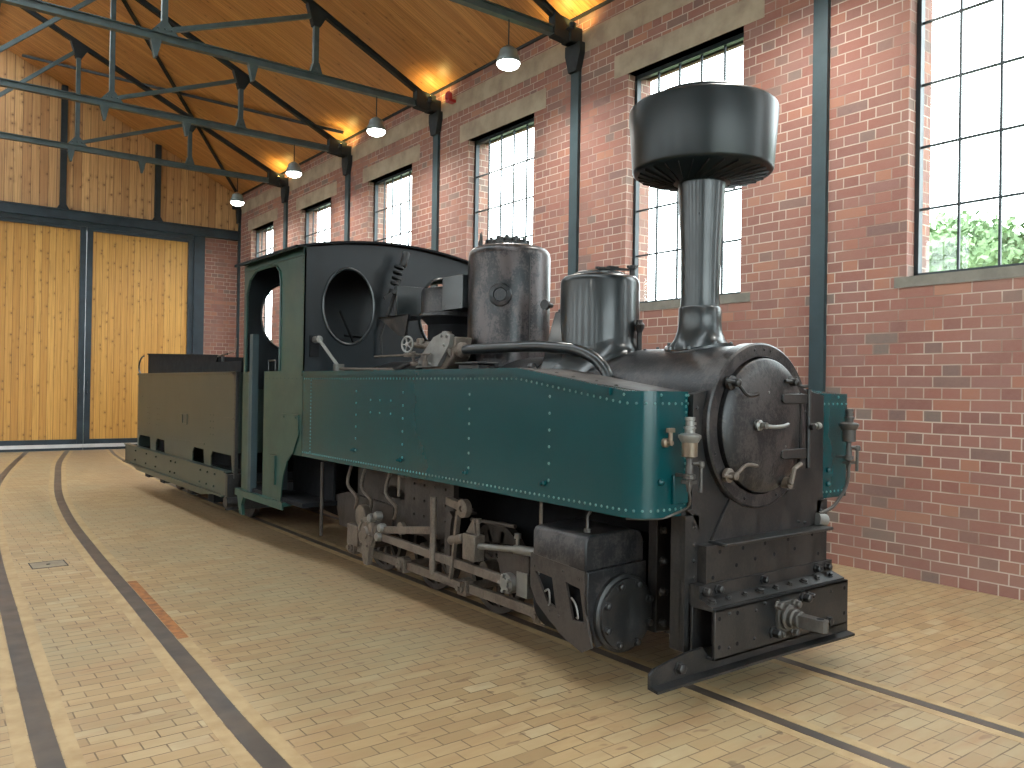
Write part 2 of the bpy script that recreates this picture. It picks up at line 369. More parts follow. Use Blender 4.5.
    def build(s, name, mat, parent=None, smooth=True, bevel=0, label=None, cat=None, group=None, kind=None):
        bmesh.ops.recalc_face_normals(s.bm, faces=s.bm.faces)
        me = bpy.data.meshes.new(name); s.bm.to_mesh(me); s.bm.free()
        o = bpy.data.objects.new(name, me); COL.objects.link(o); me.materials.append(mat)
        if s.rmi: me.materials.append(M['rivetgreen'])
        if parent is not None:
            off = org(parent); o.parent = parent
            if off.length > 0: me.transform(Matrix.Translation(-off))
        if smooth:
            for p in me.polygons: p.use_smooth = True
            me.set_sharp_from_angle(angle=math.radians(38))
        if bevel:
            b = o.modifiers.new('bevel', 'BEVEL'); b.width = bevel; b.segments = 2; b.limit_method = 'ANGLE'; b.angle_limit = math.radians(50); b.use_clamp_overlap = True
        return tag(o, label, cat, group, kind)
def circ(cx, cy, r, n=40, ry=None): return [(cx+r*math.cos(2*PI*k/n), cy+(ry or r)*math.sin(2*PI*k/n)) for k in range(n)]
def arc(cx, cy, r, a0, a1, n=8): return [(cx+r*math.cos(math.radians(a0+(a1-a0)*k/n)), cy+r*math.sin(math.radians(a0+(a1-a0)*k/n))) for k in range(n+1)]
def smoothpath(pts, n=6):   # catmull-rom through points
    P = [Vector(p) for p in pts]; out = []
    for i in range(len(P)-1):
        p0 = P[max(i-1, 0)]; p1 = P[i]; p2 = P[i+1]; p3 = P[min(i+2, len(P)-1)]
        for k in range(n):
            t = k/n
            out.append(0.5*((2*p1)+(p2-p0)*t+(2*p0-5*p1+4*p2-p3)*t*t+(3*p1-p0-3*p2+p3)*t**3))
    return out+[P[-1]]

# ============================================================ THE SETTING
XW = 6.64; XL = -5.24; XR = 0.70; YF = 19.9; YB = -5.5; EAVE = 6.08; PITCH = 0.475
def chordz(x): return 5.90+PITCH*(XW-x) if x >= XR else 5.90+PITCH*(x-XL)
def roofz(x): return EAVE+PITCH*(XW-x) if x >= XR else EAVE+PITCH*(x-XL)
def S_(name, mb, mat, parent=None, **k):
    o = mb.build(name, mat, parent, smooth=k.get('smooth', False), bevel=k.get('bevel', 0))
    if parent is None: o['kind'] = 'structure'
    return o
S_('floor', MB().box((XL-0.3, YB-0.3, -0.15), (XW+0.3, YF+0.3, 0)), M['pavers'])
S_('ground_outside', MB().box((XL-40, YB-40, -0.4), (XW+60, YF+40, -0.16)), M['grass'])

WIN_Z = (2.47, 5.12)
wins_r = [(1.80, 3.41), (5.07, 6.67), (8.38, 9.93), (11.55, 13.08), (14.62, 16.12), (17.62, 19.02), (-1.5, 0.06), (-4.8, -3.24)]
wins_l = [(y0, y0+1.5) for y0 in (-4.5, -1.4, 1.8, 5.0, 8.3, 11.4, 14.5, 17.5)]
TH = 0.38
def side_wall(name, x0, x1, wins):
    mb = MB(); ys = sorted(wins); cur = YB-0.3
    zt = 6.14
    # one wall plate with real window openings
    outer = [(YB-0.3, -0.1), (YF+0.3, -0.1), (YF+0.3, zt), (YB-0.3, zt)]
    holes = [[(a, WIN_Z[0]), (b, WIN_Z[0]), (b, WIN_Z[1]), (a, WIN_Z[1])] for a, b in ys]
    mb.plate(outer, holes, 'x', x0, x1)
    return S_(name, mb, M['brick'])
side_wall('wall_right', XW, XW+TH, wins_r)
side_wall('wall_left', XL-TH, XL, wins_l)
wc = [0]
def window(y0, y1, xin, sgn, detail=True):
    wc[0] += 1
    xf = xin+sgn*0.15
    z0, z1 = WIN_Z
    root = S_('window_%d' % wc[0], MB().box((xf+sgn*0.012, y0+0.03, z0+0.03), (xf+sgn*0.018, y1-0.03, z1-0.03)), M['glass'])
    f = MB()
    ft = 0.038
    for a, b in (((xf-0.03, y0, z0), (xf+0.03, y0+ft, z1)), ((xf-0.03, y1-ft, z0), (xf+0.03, y1, z1)), ((xf-0.03, y0, z0), (xf+0.03, y1, z0+ft)), ((xf-0.03, y0, z1-ft*1.3), (xf+0.03, y1, z1))): f.box(a, b)
    n = 5
    for i in range(1, n):
        y = y1-ft-(y1-y0-2*ft)*i/n
        f.box((xf-0.011, y-0.009, z0), (xf+0.011, y+0.009, z1))
    for k in range(1, 5):
        z = z0+0.05+k*0.518
        f.box((xf-0.010, y0, z-0.009), (xf+0.010, y1, z+0.009))
    S_('window_frame', f, M['winframe'], root)
for a, b in sorted(wins_r): window(a, b, XW, 1)
for a, b in wins_l: window(a, b, XL, -1)
tc = [0]
def trim(mb, mat, **k):
    tc[0] += 1
    return S_('trim_%d' % tc[0], mb, mat, **k)
# concrete ring beam, lintels and sills, slightly proud of the brick
for xin, sg, ws in ((XW, -1, wins_r), (XL, 1, wins_l)):
    trim(MB().box((xin, YB, 5.60), (xin+sg*0.004, YF, 5.86)), M['concrete'])
    for a, b in ws:
        trim(MB().box((xin+sg*0.003, a-0.24, WIN_Z[1]), (xin-sg*TH*0.85, b+0.22, WIN_Z[1]+0.26)), M['concrete'])
        trim(MB().box((xin+sg*0.006, a-0.12, WIN_Z[0]-0.085), (xin-sg*0.16, b+0.10, WIN_Z[0]+0.002)), M['slate'])
# timber roof as two sloping slabs with a glazed ridge strip
def slab(xa, za, xb, zb, y0, y1, t):
    return MB().mesh([(xa,y0,za),(xb,y0,zb),(xb,y1,zb),(xa,y1,za),(xa,y0,za+t),(xb,y0,zb+t),(xb,y1,zb+t),(xa,y1,za+t)],
                     [(0,3,2,1),(4,5,6,7),(0,1,5,4),(1,2,6,5),(2,3,7,6),(3,0,4,7)])
rg = 0.75
mbr = MB()
for (xa, xb) in ((XW+0.5, XR+rg), (XL-0.5, XR-rg)):
    za = EAVE-PITCH*0.5; zb = roofz(xb); t = 0.12
    vs = [(xa,YB-.3,za),(xb,YB-.3,zb),(xb,YF+.3,zb),(xa,YF+.3,za),(xa,YB-.3,za+t),(xb,YB-.3,zb+t),(xb,YF+.3,zb+t),(xa,YF+.3,za+t)]
    mbr.mesh(vs, [(0,3,2,1),(4,5,6,7),(0,1,5,4),(1,2,6,5),(2,3,7,6),(3,0,4,7)])
S_('ceiling', mbr, M['roofwood'])
wc[0] += 1
sky = S_('window_%d' % wc[0], MB().mesh([(XR-rg, YB, roofz(XR-rg)+.06), (XR, YB, roofz(XR)+.06), (XR+rg, YB, roofz(XR+rg)+.06), (XR-rg, YF, roofz(XR-rg)+.06), (XR, YF, roofz(XR)+.06), (XR+rg, YF, roofz(XR+rg)+.06)], [(0,1,4,3),(1,2,5,4)]), M['glass'])
f = MB()
for sg in (-1, 1):
    f.bar((XR+sg*rg, YB, roofz(XR+sg*rg)+.02), (XR+sg*rg, YF, roofz(XR+sg*rg)+.02), 0.06, 0.14)
    y = YB
    while y < YF:
        f.bar((XR, y, roofz(XR)+.04), (XR+sg*rg, y, roofz(XR+sg*rg)+.04), 0.05, 0.07); y += 0.79
S_('window_frame', f, M['steel'], sky)
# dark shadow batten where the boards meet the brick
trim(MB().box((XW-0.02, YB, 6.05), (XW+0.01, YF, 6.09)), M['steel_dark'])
# far wall: brick pier, boarded gable, steel header and big doors
def sc(x): return x*YF/23.2
BX0, BX1 = sc(6.76), XW        # brick pier
HZ0, HZ1 = 4.93, 5.16
S_('wall_far', MB().box((BX0, YF, 0), (XW, YF+0.3, 5.0)).box((XL, YF, 0), (XL+1.2, YF+0.3, 5.0)), M['brick'])
S_('wall_gable_far', MB().prism([(XL, 4.95), (XW, 4.95), (XW, EAVE+.06), (XR, roofz(XR)+.06), (XL, EAVE+.06)], 'y', YF+0.03, YF+0.2), M['gablewood'])
trim(MB().box((XL, YF-0.13, 4.985), (XW, YF+0.03, 5.19)).box((XL, YF-0.16, 5.17), (XW, YF+0.03, 5.19)).box((XL, YF-0.16, 4.97), (XW, YF+0.03, 4.99)), M['doorsteel'])
trim(MB().box((XL, YF-0.08, 4.87), (BX0+0.0, YF+0.06, 4.97)), M['doorsteel'])
for gx in (sc(5.55), sc(3.31), sc(1.07), -1.5, -3.6):
    trim(MB().box((gx-0.06, YF-0.06, 5.19), (gx+0.06, YF+0.03, roofz(gx)-0.02)).prism([(gx-.13, 5.19), (gx+.13, 5.19), (gx+.05, 5.32), (gx-.05, 5.32)], 'y', YF-0.07, YF), M['steel_dark'])
trim(MB().box((sc(6.50), YF-0.10, 0), (BX0+0.02, YF+0.08, 4.98)), M['doorsteel'])
trim(MB().box((XL+1.1, YF-0.10, 0), (XL+1.35, YF+0.08, 4.98)), M['doorsteel'])
dc = [0]
def big_door(x0, x1):
    dc[0] += 1
    r = S_('door_%d' % dc[0], MB().box((x0+0.02, YF+0.0, 0.20), (x1-0.02, YF+0.05, 4.88)), M['doorwood'])
    fr = MB()
    fr.box((x0, YF-0.06, 0.06), (x0+0.12, YF+0.06, 4.90)).box((x1-0.12, YF-0.06, 0.06), (x1, YF+0.06, 4.90))
    fr.box((x0, YF-0.05, 0.13), (x1, YF+0.06, 0.24)).box((x0, YF-0.05, 4.80), (x1, YF+0.06, 4.90)).box((x0, YF-0.05, 0.005), (x1, YF+0.05, 0.06))
    S_('door_frame', fr, M['doorsteel'], r)
    S_('draught_strip', MB().box((x0, YF-0.07, 0.06), (x1, YF-0.0, 0.135)), M['alu'], r)
    S_('door_handle', MB().box((x1-0.10, YF-0.12, 1.25), (x1-0.06, YF-0.05, 1.55)).box((x0+0.05, YF-0.12, 1.25), (x0+0.09, YF-0.05, 1.5)), M['doorsteel'], r)
mx = sc(3.86)
big_door(mx+0.005, sc(6.50)); big_door(mx-2.55, mx-0.005); big_door(mx-2.56-2.5, mx-2.56); 
S_('wall_far_left', MB().box((XL+1.35, YF+0.0, 0), (mx-5.07, YF+0.1, 4.98)), M['doorwood'])
# wall behind the camera: brick piers, unseen tall glazing added to let in frontal light
o_ = [(XL, -0.1), (XW, -0.1), (XW, EAVE+.05), (XR, roofz(XR)+.05), (XL, EAVE+.05)]
S_('wall_near', MB().plate(o_, [[(-2.4, 0.0), (3.8, 0.0), (3.8, 4.9), (-2.4, 4.9)], [(4.5, 1.0), (6.0, 1.0), (6.0, 4.6), (4.5, 4.6)]], 'y', YB-0.3, YB), M['brick'])
wc[0] += 1
ew = S_('window_%d' % wc[0], MB().box((-2.4, YB-0.16, 0), (3.8, YB-0.15, 4.9)).box((4.5, YB-0.16, 1), (6.0, YB-0.15, 4.6)), M['glass'])
f = MB()
for i in range(7): f.box((-2.4+i*6.2/6-0.03, YB-0.2, 0), (-2.4+i*6.2/6+0.03, YB-0.1, 4.9))
for z in (0.04, 1.2, 2.4, 3.6, 4.86): f.box((-2.4, YB-0.2, z-0.04), (3.8, YB-0.1, z+0.04))
for z in (1.03, 2.2, 3.4, 4.57): f.box((4.5, YB-0.2, z-0.03), (6.0, YB-0.1, z+0.03))
for x in (4.53, 5.25, 5.97): f.box((x-0.03, YB-0.2, 1.0), (x+0.03, YB-0.1, 4.6))
S_('window_frame', f, M['winframe'], ew)
# soil slab around the building so the view out of the windows ends on ground
# ============================================================ TRACK IN THE FLOOR
def ribbon(pts, half, z0, z1):
    """strip following a plan path"""
    mb = MB(); A = []
    P = [Vector((x, y, 0)) for x, y in pts]
    for i, p in enumerate(P):
        d = (P[min(i+1, len(P)-1)]-P[max(i-1, 0)]).normalized(); n = Vector((d.y, -d.x, 0))
        a, b = half
        A.append([mb.bm.verts.new((p.x+n.x*s, p.y+n.y*s, z)) for s, z in ((a, z0), (b, z0), (b, z1), (a, z1))])
    for i in range(len(A)-1):
        for k in range(4): mb.bm.faces.new((A[i][k], A[i+1][k], A[i+1][(k+1)%4], A[i][(k+1)%4]))
    mb.bm.faces.new(A[0]); mb.bm.faces.new(A[-1][::-1])
    return mb
def crv(pts):
    return [(p.x, p.y) for p in smoothpath([(x, y, 0) for x, y in pts], 8)]
lr = crv([(x+0.03, y) for x, y in [(1.16, YB), (1.17, 0), (1.19, 3.1), (1.25, 4.6), (1.32, 6.2), (1.40, 8.0), (1.52, 10.0), (1.73, 12.2), (2.03, 14.4), (2.42, 17.0), (2.97, YF-0.1)]])
ll = crv([(x+0.02, y) for x, y in [(0.44, YB), (0.45, 0), (0.48, 3.1), (0.53, 4.6), (0.60, 6.2), (0.68, 8.0), (0.80, 10.0), (0.99, 12.2), (1.30, 14.6), (1.70, 17.0), (2.22, YF-0.1)]])
loco_l = crv([(3.25, YB), (3.25, 3), (3.25, 9), (3.27, 12), (3.40, 15), (3.62, 18), (3.85, YF-0.1)])
loco_r = crv([(4.01, YB), (4.01, 3), (4.01, 9), (4.04, 12), (4.17, 15), (4.39, 18), (4.62, YF-0.1)])
rails = [(ll, 0.047, 'brown floor rail nearest the left picture edge, curving away right'),
         (lr, 0.047, 'brown floor rail with the rust stain beside it, between hatch and locomotive'),
         (loco_l, 0.032, 'narrow steel rail in the floor under the near wheels of the locomotive'),
         (loco_r, 0.032, 'narrow steel rail in the floor under the wall-side wheels of the locomotive')]
for pts, hw, lab in rails:
    ribbon(pts, (-hw, hw), -0.05, 0.0012).build('rail', M['rail'], smooth=False, label=lab, cat='rail', group='rails set flush in the floor')
    inner = pts
    for sg in (-1, 1):
        a, b = (hw+0.005, hw+0.068) if sg > 0 else (-hw-0.068, -hw-0.005)
        if hw < 0.04: a, b = (hw+0.006, hw+0.062) if sg > 0 else (-hw-0.062, -hw-0.006)
        trim(ribbon(pts, (a, b), -0.03, 0.0010), M['border'])
# rust stain along the rail: a stained border stone run
st = [p for p in lr if 4.9 < p[1] < 6.7]
ribbon(st, (0.052, 0.115), -0.02, 0.0016).build('stained_paver_row', M['rust_border'], smooth=False, label='short run of orange rust-stained border pavers beside the long curving rail', cat='pavers')
# floor hatch
hroot = empty('floor_hatch', (1.0, 7.6, 0), 'small square metal hatch set in the pavers between the two left rails', 'hatch')
fr = MB()
for a, b in (((0.90,7.47,-.02),(1.16,7.478,.002)),((0.90,7.722,-.02),(1.16,7.73,.002)),((0.90,7.47,-.02),(0.908,7.73,.002)),((1.152,7.47,-.02),(1.16,7.73,.002))): fr.box(a, b)
fr.build('hatch_frame', M['steel_dark'], hroot, smooth=False)
MB().box((0.91, 7.48, -.02), (1.15, 7.72, .0015)).build('hatch_cover', M['hatch'], hroot, smooth=False)
MB().lathe((1.03, 7.6, 0.0), 'z', [(0.015, 0), (0.015, 0.004), (0, 0.004)], 12).build('lifting_eye', M['steel_dark'], hroot)

# ============================================================ ROOF TRUSSES, COLUMNS, LAMPS
CH = 5.80
def truss(y, label):
    r = empty('roof_truss', (XR, y, CH), label, 'truss', 'steel roof trusses')
    m = M['steel']; d = M['steel_dark']
    def yb(mb, p, q, w, h): return mb.bar((p[0], y, p[1]), (q[0], y, q[1]), w, h, ref=(0, 0, 1))
    b = MB()
    x0, x1 = XL+0.08, XW-0.08
    b.box((x0, y-0.045, CH+0.036), (x1, y+0.045, CH+0.048)).box((x0, y-0.018, CH-0.046), (x1, y+0.018, CH+0.037)).box((x0, y-0.045, CH-0.056), (x1, y+0.045, CH-0.044))
    b.build('bottom_chord', m, r, smooth=False)
    for sg in (1, -1):
        def X(x): return x if sg > 0 else 2*XR-x
        t = MB()
        za, zb = chordz(x1)-0.09, chordz(XR)-0.09
        for dy, w_, hh, dz in ((0, 0.075, 0.014, 0.036), (0, 0.025, 0.08, 0), (0, 0.075, 0.014, -0.036)):
            t.bar((X(x1), y, za+dz), (X(XR), y, zb+dz), w_, hh)
        t.build('top_chord', d, r, smooth=False)
        for xn in (4.62, 2.62):
            zt = chordz(xn)-0.14
            MB().box((X(xn)-0.035, y-0.035, CH+0.04), (X(xn)+0.035, y+0.035, zt)).build('vertical_strut', m, r, smooth=False)
            MB().prism([(X(xn)-0.14, zt+PITCH*sg*0.14), (X(xn)+0.14, zt-PITCH*sg*0.14), (X(xn)+0.05, zt-0.22), (X(xn)-0.05, zt-0.22)], 'y', y-0.05, y+0.05).build('gusset_plate', d, r, smooth=False)
            gw = 0.16 if xn < 4 else 0.085
            g = MB().prism([(X(xn)-gw, CH+0.045), (X(xn)+gw, CH+0.045), (X(xn)+0.04, CH+0.19), (X(xn)-0.04, CH+0.19)], 'y', y-0.048, y+0.048)
            for dx in ((-0.08, 0, 0.08) if xn < 4 else (0,)): g.rivet((X(xn)+dx, y-0.048, CH+0.10), (0, -1, 0), 0.018)
            g.build('gusset_plate', m, r, smooth=False)
        for xn in (2.52, 3.74):
            MB().prism([(X(xn)-0.065, CH-0.055), (X(xn)+0.065, CH-0.055), (X(xn)+0.015, CH-0.27), (X(xn)-0.015, CH-0.27)], 'y', y-0.04, y+0.04).build('lug_bracket', m, r, smooth=False)
        dg = MB(); dg.bar((X(4.62), y, chordz(4.62)-0.2), (X(2.66), y, CH+0.10), 0.06, 0.06).build('diagonal_strut', m, r, smooth=False)
        MB().bar((X(2.62), y, chordz(2.62)-0.2), (X(XR+0.05), y, CH+0.10), 0.06, 0.06).build('diagonal_strut', m, r, smooth=False)
        e = MB().prism([(X(x1)-sg*0.0, CH+0.16), (X(x1)-sg*0.34, CH+0.2), (X(x1)-sg*0.34, CH-0.07), (X(x1)-sg*0.1, CH-0.09), (X(x1), CH-0.09)], 'y', y-0.06, y+0.06)
        e.build('end_gusset', d, r, smooth=False)
    MB().box((XR-0.04, y-0.04, CH), (XR+0.04, y+0.04, chordz(XR)-0.1)).build('king_post', m, r, smooth=False)
    return r
TY = [4.20, 7.54, 10.77, 13.86, 16.85]
tl = ['steel roof truss nearest the camera, above the chimney', 'grey steel roof truss meeting the column between the two domes at the picture top',
      'grey steel roof truss second from the picture top, ending over the middle wall lamp', 'grey steel roof truss third from the picture top, ending beside the small far column',
      'grey steel roof truss closest to the boarded gable wall']
for y, l in zip(TY, tl): truss(y, l)
truss(0.9, 'steel roof truss behind the camera').pop('group')
cl = ['tall teal steel column on the brick wall directly behind the smokebox', 'steel column on the brick wall between the two domes', 'steel column on the brick wall rising behind the steam dome and cab roof',
      'steel column on the brick wall above the middle of the cab roof', 'thin steel column on the brick wall above the rear of the cab roof', 'steel column in the far corner beside the brick pier']
def column(y, x, sg, label, hw=0.072):
    r = empty('steel_column', (x, y, 0), label, 'column', 'steel columns along the wall')
    c = MB().box((XW-0.045, y-hw, 0), (XW-0.033, y+hw, CH-0.09)).box((XW-0.035, y-hw, 0), (XW, y-hw+0.01, CH-0.09)).box((XW-0.035, y+hw-0.01, 0), (XW, y+hw, CH-0.09))
    c.build('shaft', M['column'], r, smooth=False)
    MB().prism([(y-hw, CH-0.42), (y+hw, CH-0.42), (y+hw*1.9, CH-0.2), (y+hw*1.9, CH-0.08), (y-hw*1.9, CH-0.08), (y-hw*1.9, CH-0.2)], 'x', XW-0.09, XW-0.005).build('column_head', M['steel_dark'], r, smooth=False)
    MB().box((XW-0.20, y-hw*1.3, CH-0.09), (XW-0.005, y+hw*1.3, CH+0.10)).build('bearing_box', M['steel_dark'], r, smooth=False, bevel=0.015)
    return r
for y, l in zip(TY, cl): column(y, XW, 1, l)
column(YF-0.12, XW, 1, cl[-1], 0.04)
for y in (0.9,): column(y, XW, 1, 'steel column on the brick wall behind the camera').pop('group')
def pendant(x, y, label):
    r = empty('pendant_lamp', (x, y, 5.3), label, 'lamp', 'pendant lamps hung from the trusses')
    MB().tube([(x, y, 5.42), (x, y, 5.75)], 0.008, 6).build('suspension_rod', M['steel_dark'], r)
    MB().lathe((x, y, 5.24), 'z', [(0.135, 0), (0.14, 0.02), (0.13, 0.06), (0.11, 0.10), (0.10, 0.15), (0.06, 0.18), (0.03, 0.2), (0, 0.2)], 28).build('lamp_housing', M['lampbody'], r)
    MB().lathe((x, y, 5.24), 'z', [(0, -0.075), (0.06, -0.068), (0.11, -0.045), (0.132, -0.015), (0.132, 0.004)], 28).build('lamp_lens', M['lamp'], r)
    ld = bpy.data.lights.new('pendant_light', 'AREA'); ld.shape = 'DISK'; ld.size = 0.22; ld.energy = 30; ld.color = (1.0, 0.97, 0.9); ld.spread = math.radians(165)
    lo = bpy.data.objects.new('pendant_light', ld); COL.objects.link(lo); lo.parent = r; lo.location = (0, 0, -0.14)
    return r
pl = ['bright pendant lamp at the picture top, hung left of the column between the domes', 'bright pendant lamp second nearest, left of the red alarm beacon', 'bright pendant lamp third nearest, above the cab roof', 'bright pendant lamp farthest away, beside the far corner']
for y, l in zip(TY[1:], pl): pendant(5.58, y-0.0, l)
for x, y in ((5.58, 0.9), (-4.2, 0.9), (-4.2, 4.2), (-4.2, 7.5), (-4.2, 10.68), (-4.2, 13.72), (-4.2, 16.7)):  # unseen lamps added to light the hall
    pendant(x, y, 'unseen pendant lamp added for its light, hung from a truss outside the picture')['group'] = 'unseen pendant lamps added for light'
pendant(5.58, 4.2, 'unseen pendant lamp above the locomotive front, added for its light').pop('group')  # another unseen lamp added for its light
ul = ['warm uplight above the column between the domes', 'warm uplight above the column behind the cab roof, by the red beacon', 'warm uplight above the third column from the chimney', 'warm uplight above the thin far column']
def uplight(y, label):
    x = XW-0.32
    r = empty('uplight', (x, y, CH+0.1), label, 'lamp', 'warm uplights on the column heads')
    MB().lathe((x+0.05, y-0.20, CH+0.00), 'z', [(0.03, 0), (0.035, 0.06), (0.025, 0.07)], 16).build('lamp_housing', M['steel_dark'], r)
    MB().lathe((x+0.05, y-0.20, CH+0.071), 'z', [(0, 0.008), (0.022, 0)], 16, cap=False).build('lamp_lens', M['warm'], r)
    MB().box((x+0.04, y-0.20, CH+0.01), (x+0.06, y-0.10, CH+0.03)).build('bracket', M['steel_dark'], r)
    for dy, en, rot in ((-0.17, 7, 0), (0.17, 5, 0)):
        ld = bpy.data.lights.new('uplight_light', 'SPOT'); ld.energy = en; ld.color = (1.0, 0.68, 0.20); ld.spot_size = math.radians(150); ld.spot_blend = 0.8; ld.shadow_soft_size = 0.03
        lo = bpy.data.objects.new('uplight_light', ld); COL.objects.link(lo); lo.parent = r
        lo.location = (0.08, dy, -0.03); lo.rotation_euler = (PI, 0.5, 0)
    return r
for y, l in zip(TY[1:], ul): uplight(y, l)
uplight(TY[0], 'warm uplight above the column behind the smokebox, out of view').pop('group')
bc = empty('alarm_beacon', (XW-0.08, 10.35, 5.84), 'small red alarm beacon on the wall beside the second uplight', 'alarm')
MB().lathe((XW-0.10, 10.32, 5.80), 'z', [(0.05, 0), (0.055, 0.04), (0.05, 0.09), (0.02, 0.12), (0, 0.12)], 18).build('beacon_lens', M['red'], bc)
MB().box((XW-0.12, 10.27, 5.76), (XW, 10.37, 5.80)).build('beacon_base', M['red'], bc)
# X bracing rods just under the boards
def brace(p, q, label):
    mb = MB(); a = Vector((p[0], p[1], roofz(p[0])-0.06)); b = Vector((q[0], q[1], roofz(q[0])-0.06))
    mb.bar(a, b, 0.05, 0.05); mb.build('bracing_bar', M['steel_dark'], BRC, smooth=False)
BRC = empty('roof_bracing', (4.3, 17, 7.0), 'crossed dark bracing bars under the roof boards between the two farthest trusses', 'bracing')
brace((6.45, 13.75), (2.62-0.6, YF-0.3), 'dark roof bracing bar running from the third column head away up to the gable')
brace((6.45, YF-0.3), (2.3, 13.75), 'dark roof bracing bar running from the far corner up towards the skylight')

# ============================================================ LOCOMOTIVE
XC = 3.63
LOCO = empty('steam_locomotive', (XC, 5.3, 0), 'teal side-tank steam locomotive with black boiler, tall wide-topped chimney and open cab', 'locomotive')
def mirror(pts): return [(2*XC-x, *r) for x, *r in pts]
def ztop(y):
    if y >= 3.58: return 1.612
    if y <= 2.75: return 1.497
    return 1.497+(1.612-1.497)*(y-2.75)/(3.58-2.75)
YT1 = 6.55
def tank(sg):
    def X(x): return x if sg < 0 else 2*XC-x
    rcv = 0.13 if sg < 0 else 0.05
    plan = [(3.07, 2.64), (2.75+rcv, 2.64)]+[(2.75+rcv-rcv*math.sin(a), 2.64+rcv-rcv*math.cos(a)) for a in [k*PI/16 for k in range(1, 9)]]
    ys = [2.95, 3.1, 3.3, 3.58, 4.0, 5.0, 6.0, YT1]
    plan += [(2.75, y) for y in ys]
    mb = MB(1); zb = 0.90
    inner = [(3.07, p[1]) for p in plan]
    n = len(plan)
    ob = [mb.bm.verts.new((X(p[0]), p[1], zb)) for p in plan]; ot = [mb.bm.verts.new((X(p[0]), p[1], ztop(p[1]))) for p in plan]
    ib = [mb.bm.verts.new((X(3.07), p[1]+(0.0 if i else 0), zb)) for i, p in enumerate(inner)]; it = [mb.bm.verts.new((X(3.07), p[1], ztop(p[1])-0.006)) for p in inner]
    for i in range(n-1):
        mb.bm.faces.new((ob[i], ob[i+1], ot[i+1], ot[i]))
        if i >= 0:
            mb.bm.faces.new((ot[i], ot[i+1], it[i+1], it[i])) if i > 0 else None
        if i > 0:
            mb.bm.faces.new((ib[i], it[i], it[i+1], ib[i+1]))
            mb.bm.faces.new((ob[i], ib[i], ib[i+1], ob[i+1]))
    mb.bm.faces.new((ob[-1], ib[-1], it[-1], ot[-1]))
    bmesh.ops.remove_doubles(mb.bm, verts=mb.bm.verts, dist=0.0005)
    nx = (sg, 0, 0)
    # rivet rows follow the plan outline
    def along(z_fn, step, r):
        L = 0; P = [Vector((X(p[0]), p[1], 0)) for p in plan]
        for i in range(len(P)-1):
            seg = (P[i+1]-P[i]); ln = seg.length; d = seg.normalized(); nr = Vector((-d.y, d.x, 0))*(1 if sg < 0 else -1)
            nr = -nr if nr.dot(Vector((sg, -1, 0))) < 0 else nr
            t = L
            while t < ln:
                p = P[i]+d*t
                mb.rivet((p.x, p.y, z_fn(p.y)), nr, r); t += step
            L = t-ln
    along(lambda y: ztop(y)-0.058, 0.045, 0.0075)
    along(lambda y: 0.935, 0.040, 0.0075)
    along(lambda y: ztop(y)-0.018, 0.19, 0.008)
    for y in (3.30, 4.05, 4.85, 5.55):
        mb.rivets((X(2.75), y, 1.02), (X(2.75), y, 1.46), 6, nx, 0.009)
    for k in range(22): mb.rivet((X(2.75), 6.38, 0.95+k*0.028), nx, 0.0065)
    for dy in (0, 0.16, 0.30):
        for dz in (0, 0.09): mb.rivet((X(2.75), 5.02+dy, 1.31+dz), nx, 0.008)
    xr = X(3.055)
    mb.rivets((xr, 2.64, 0.93), (xr, 2.64, 1.48), 21, (0, -1, 0), 0.0075)
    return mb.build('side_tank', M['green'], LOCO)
TL = tank(-1); TR = tank(1)
for sg, tk in ((-1, TL), (1, TR)):
    X = (lambda x: x) if sg < 0 else (lambda x: 2*XC-x)
    tt = MB(); yy_ = [2.70, 2.75, 3.0, 3.3, 3.58, 4.5, 6.5]
    A_ = [[tt.bm.verts.new((X(x_), y_, ztop(y_)+z_)) for x_, z_ in ((2.775 if y_ > 2.8 else 2.86, 0.002), (3.15, 0.002), (3.15, -0.004), (2.775 if y_ > 2.8 else 2.86, -0.004))] for y_ in yy_]
    for i_ in range(len(A_)-1):
        for k_ in range(4): tt.bm.faces.new((A_[i_][k_], A_[i_+1][k_], A_[i_+1][(k_+1)%4], A_[i_][(k_+1)%4]))
    tt.bm.faces.new(A_[0]); tt.bm.faces.new(A_[-1])
    for k_ in range(9): tt.rivet((X(2.84+0.02*(k_%2)), 2.9+k_*0.16, ztop(2.9+k_*0.16)+0.002), (0, 0, 1), 0.012)
    tt.build('tank_top', M['frame'], tk)
def side_strip(sg, part):
    def X(x): return x if sg < 0 else 2*XC-x
    mb = MB()
    for i, (a, b) in enumerate(((2.84, 3.58), (3.58, 6.55))):
        mb.mesh([(X(2.75), a, ztop(a)+0.001), (X(2.735), a, ztop(a)+0.001), (X(2.735), a, ztop(a)-0.035), (X(2.75), a, ztop(a)-0.035),
                 (X(2.75), b, ztop(b)+0.001), (X(2.735), b, ztop(b)+0.001), (X(2.735), b, ztop(b)-0.035), (X(2.75), b, ztop(b)-0.035)],
                [(0,1,2,3),(7,6,5,4),(0,4,5,1),(1,5,6,2),(2,6,7,3),(3,7,4,0)])
    mb.build('top_angle', M['green'], part)
side_strip(-1, TL); side_strip(1, TR)
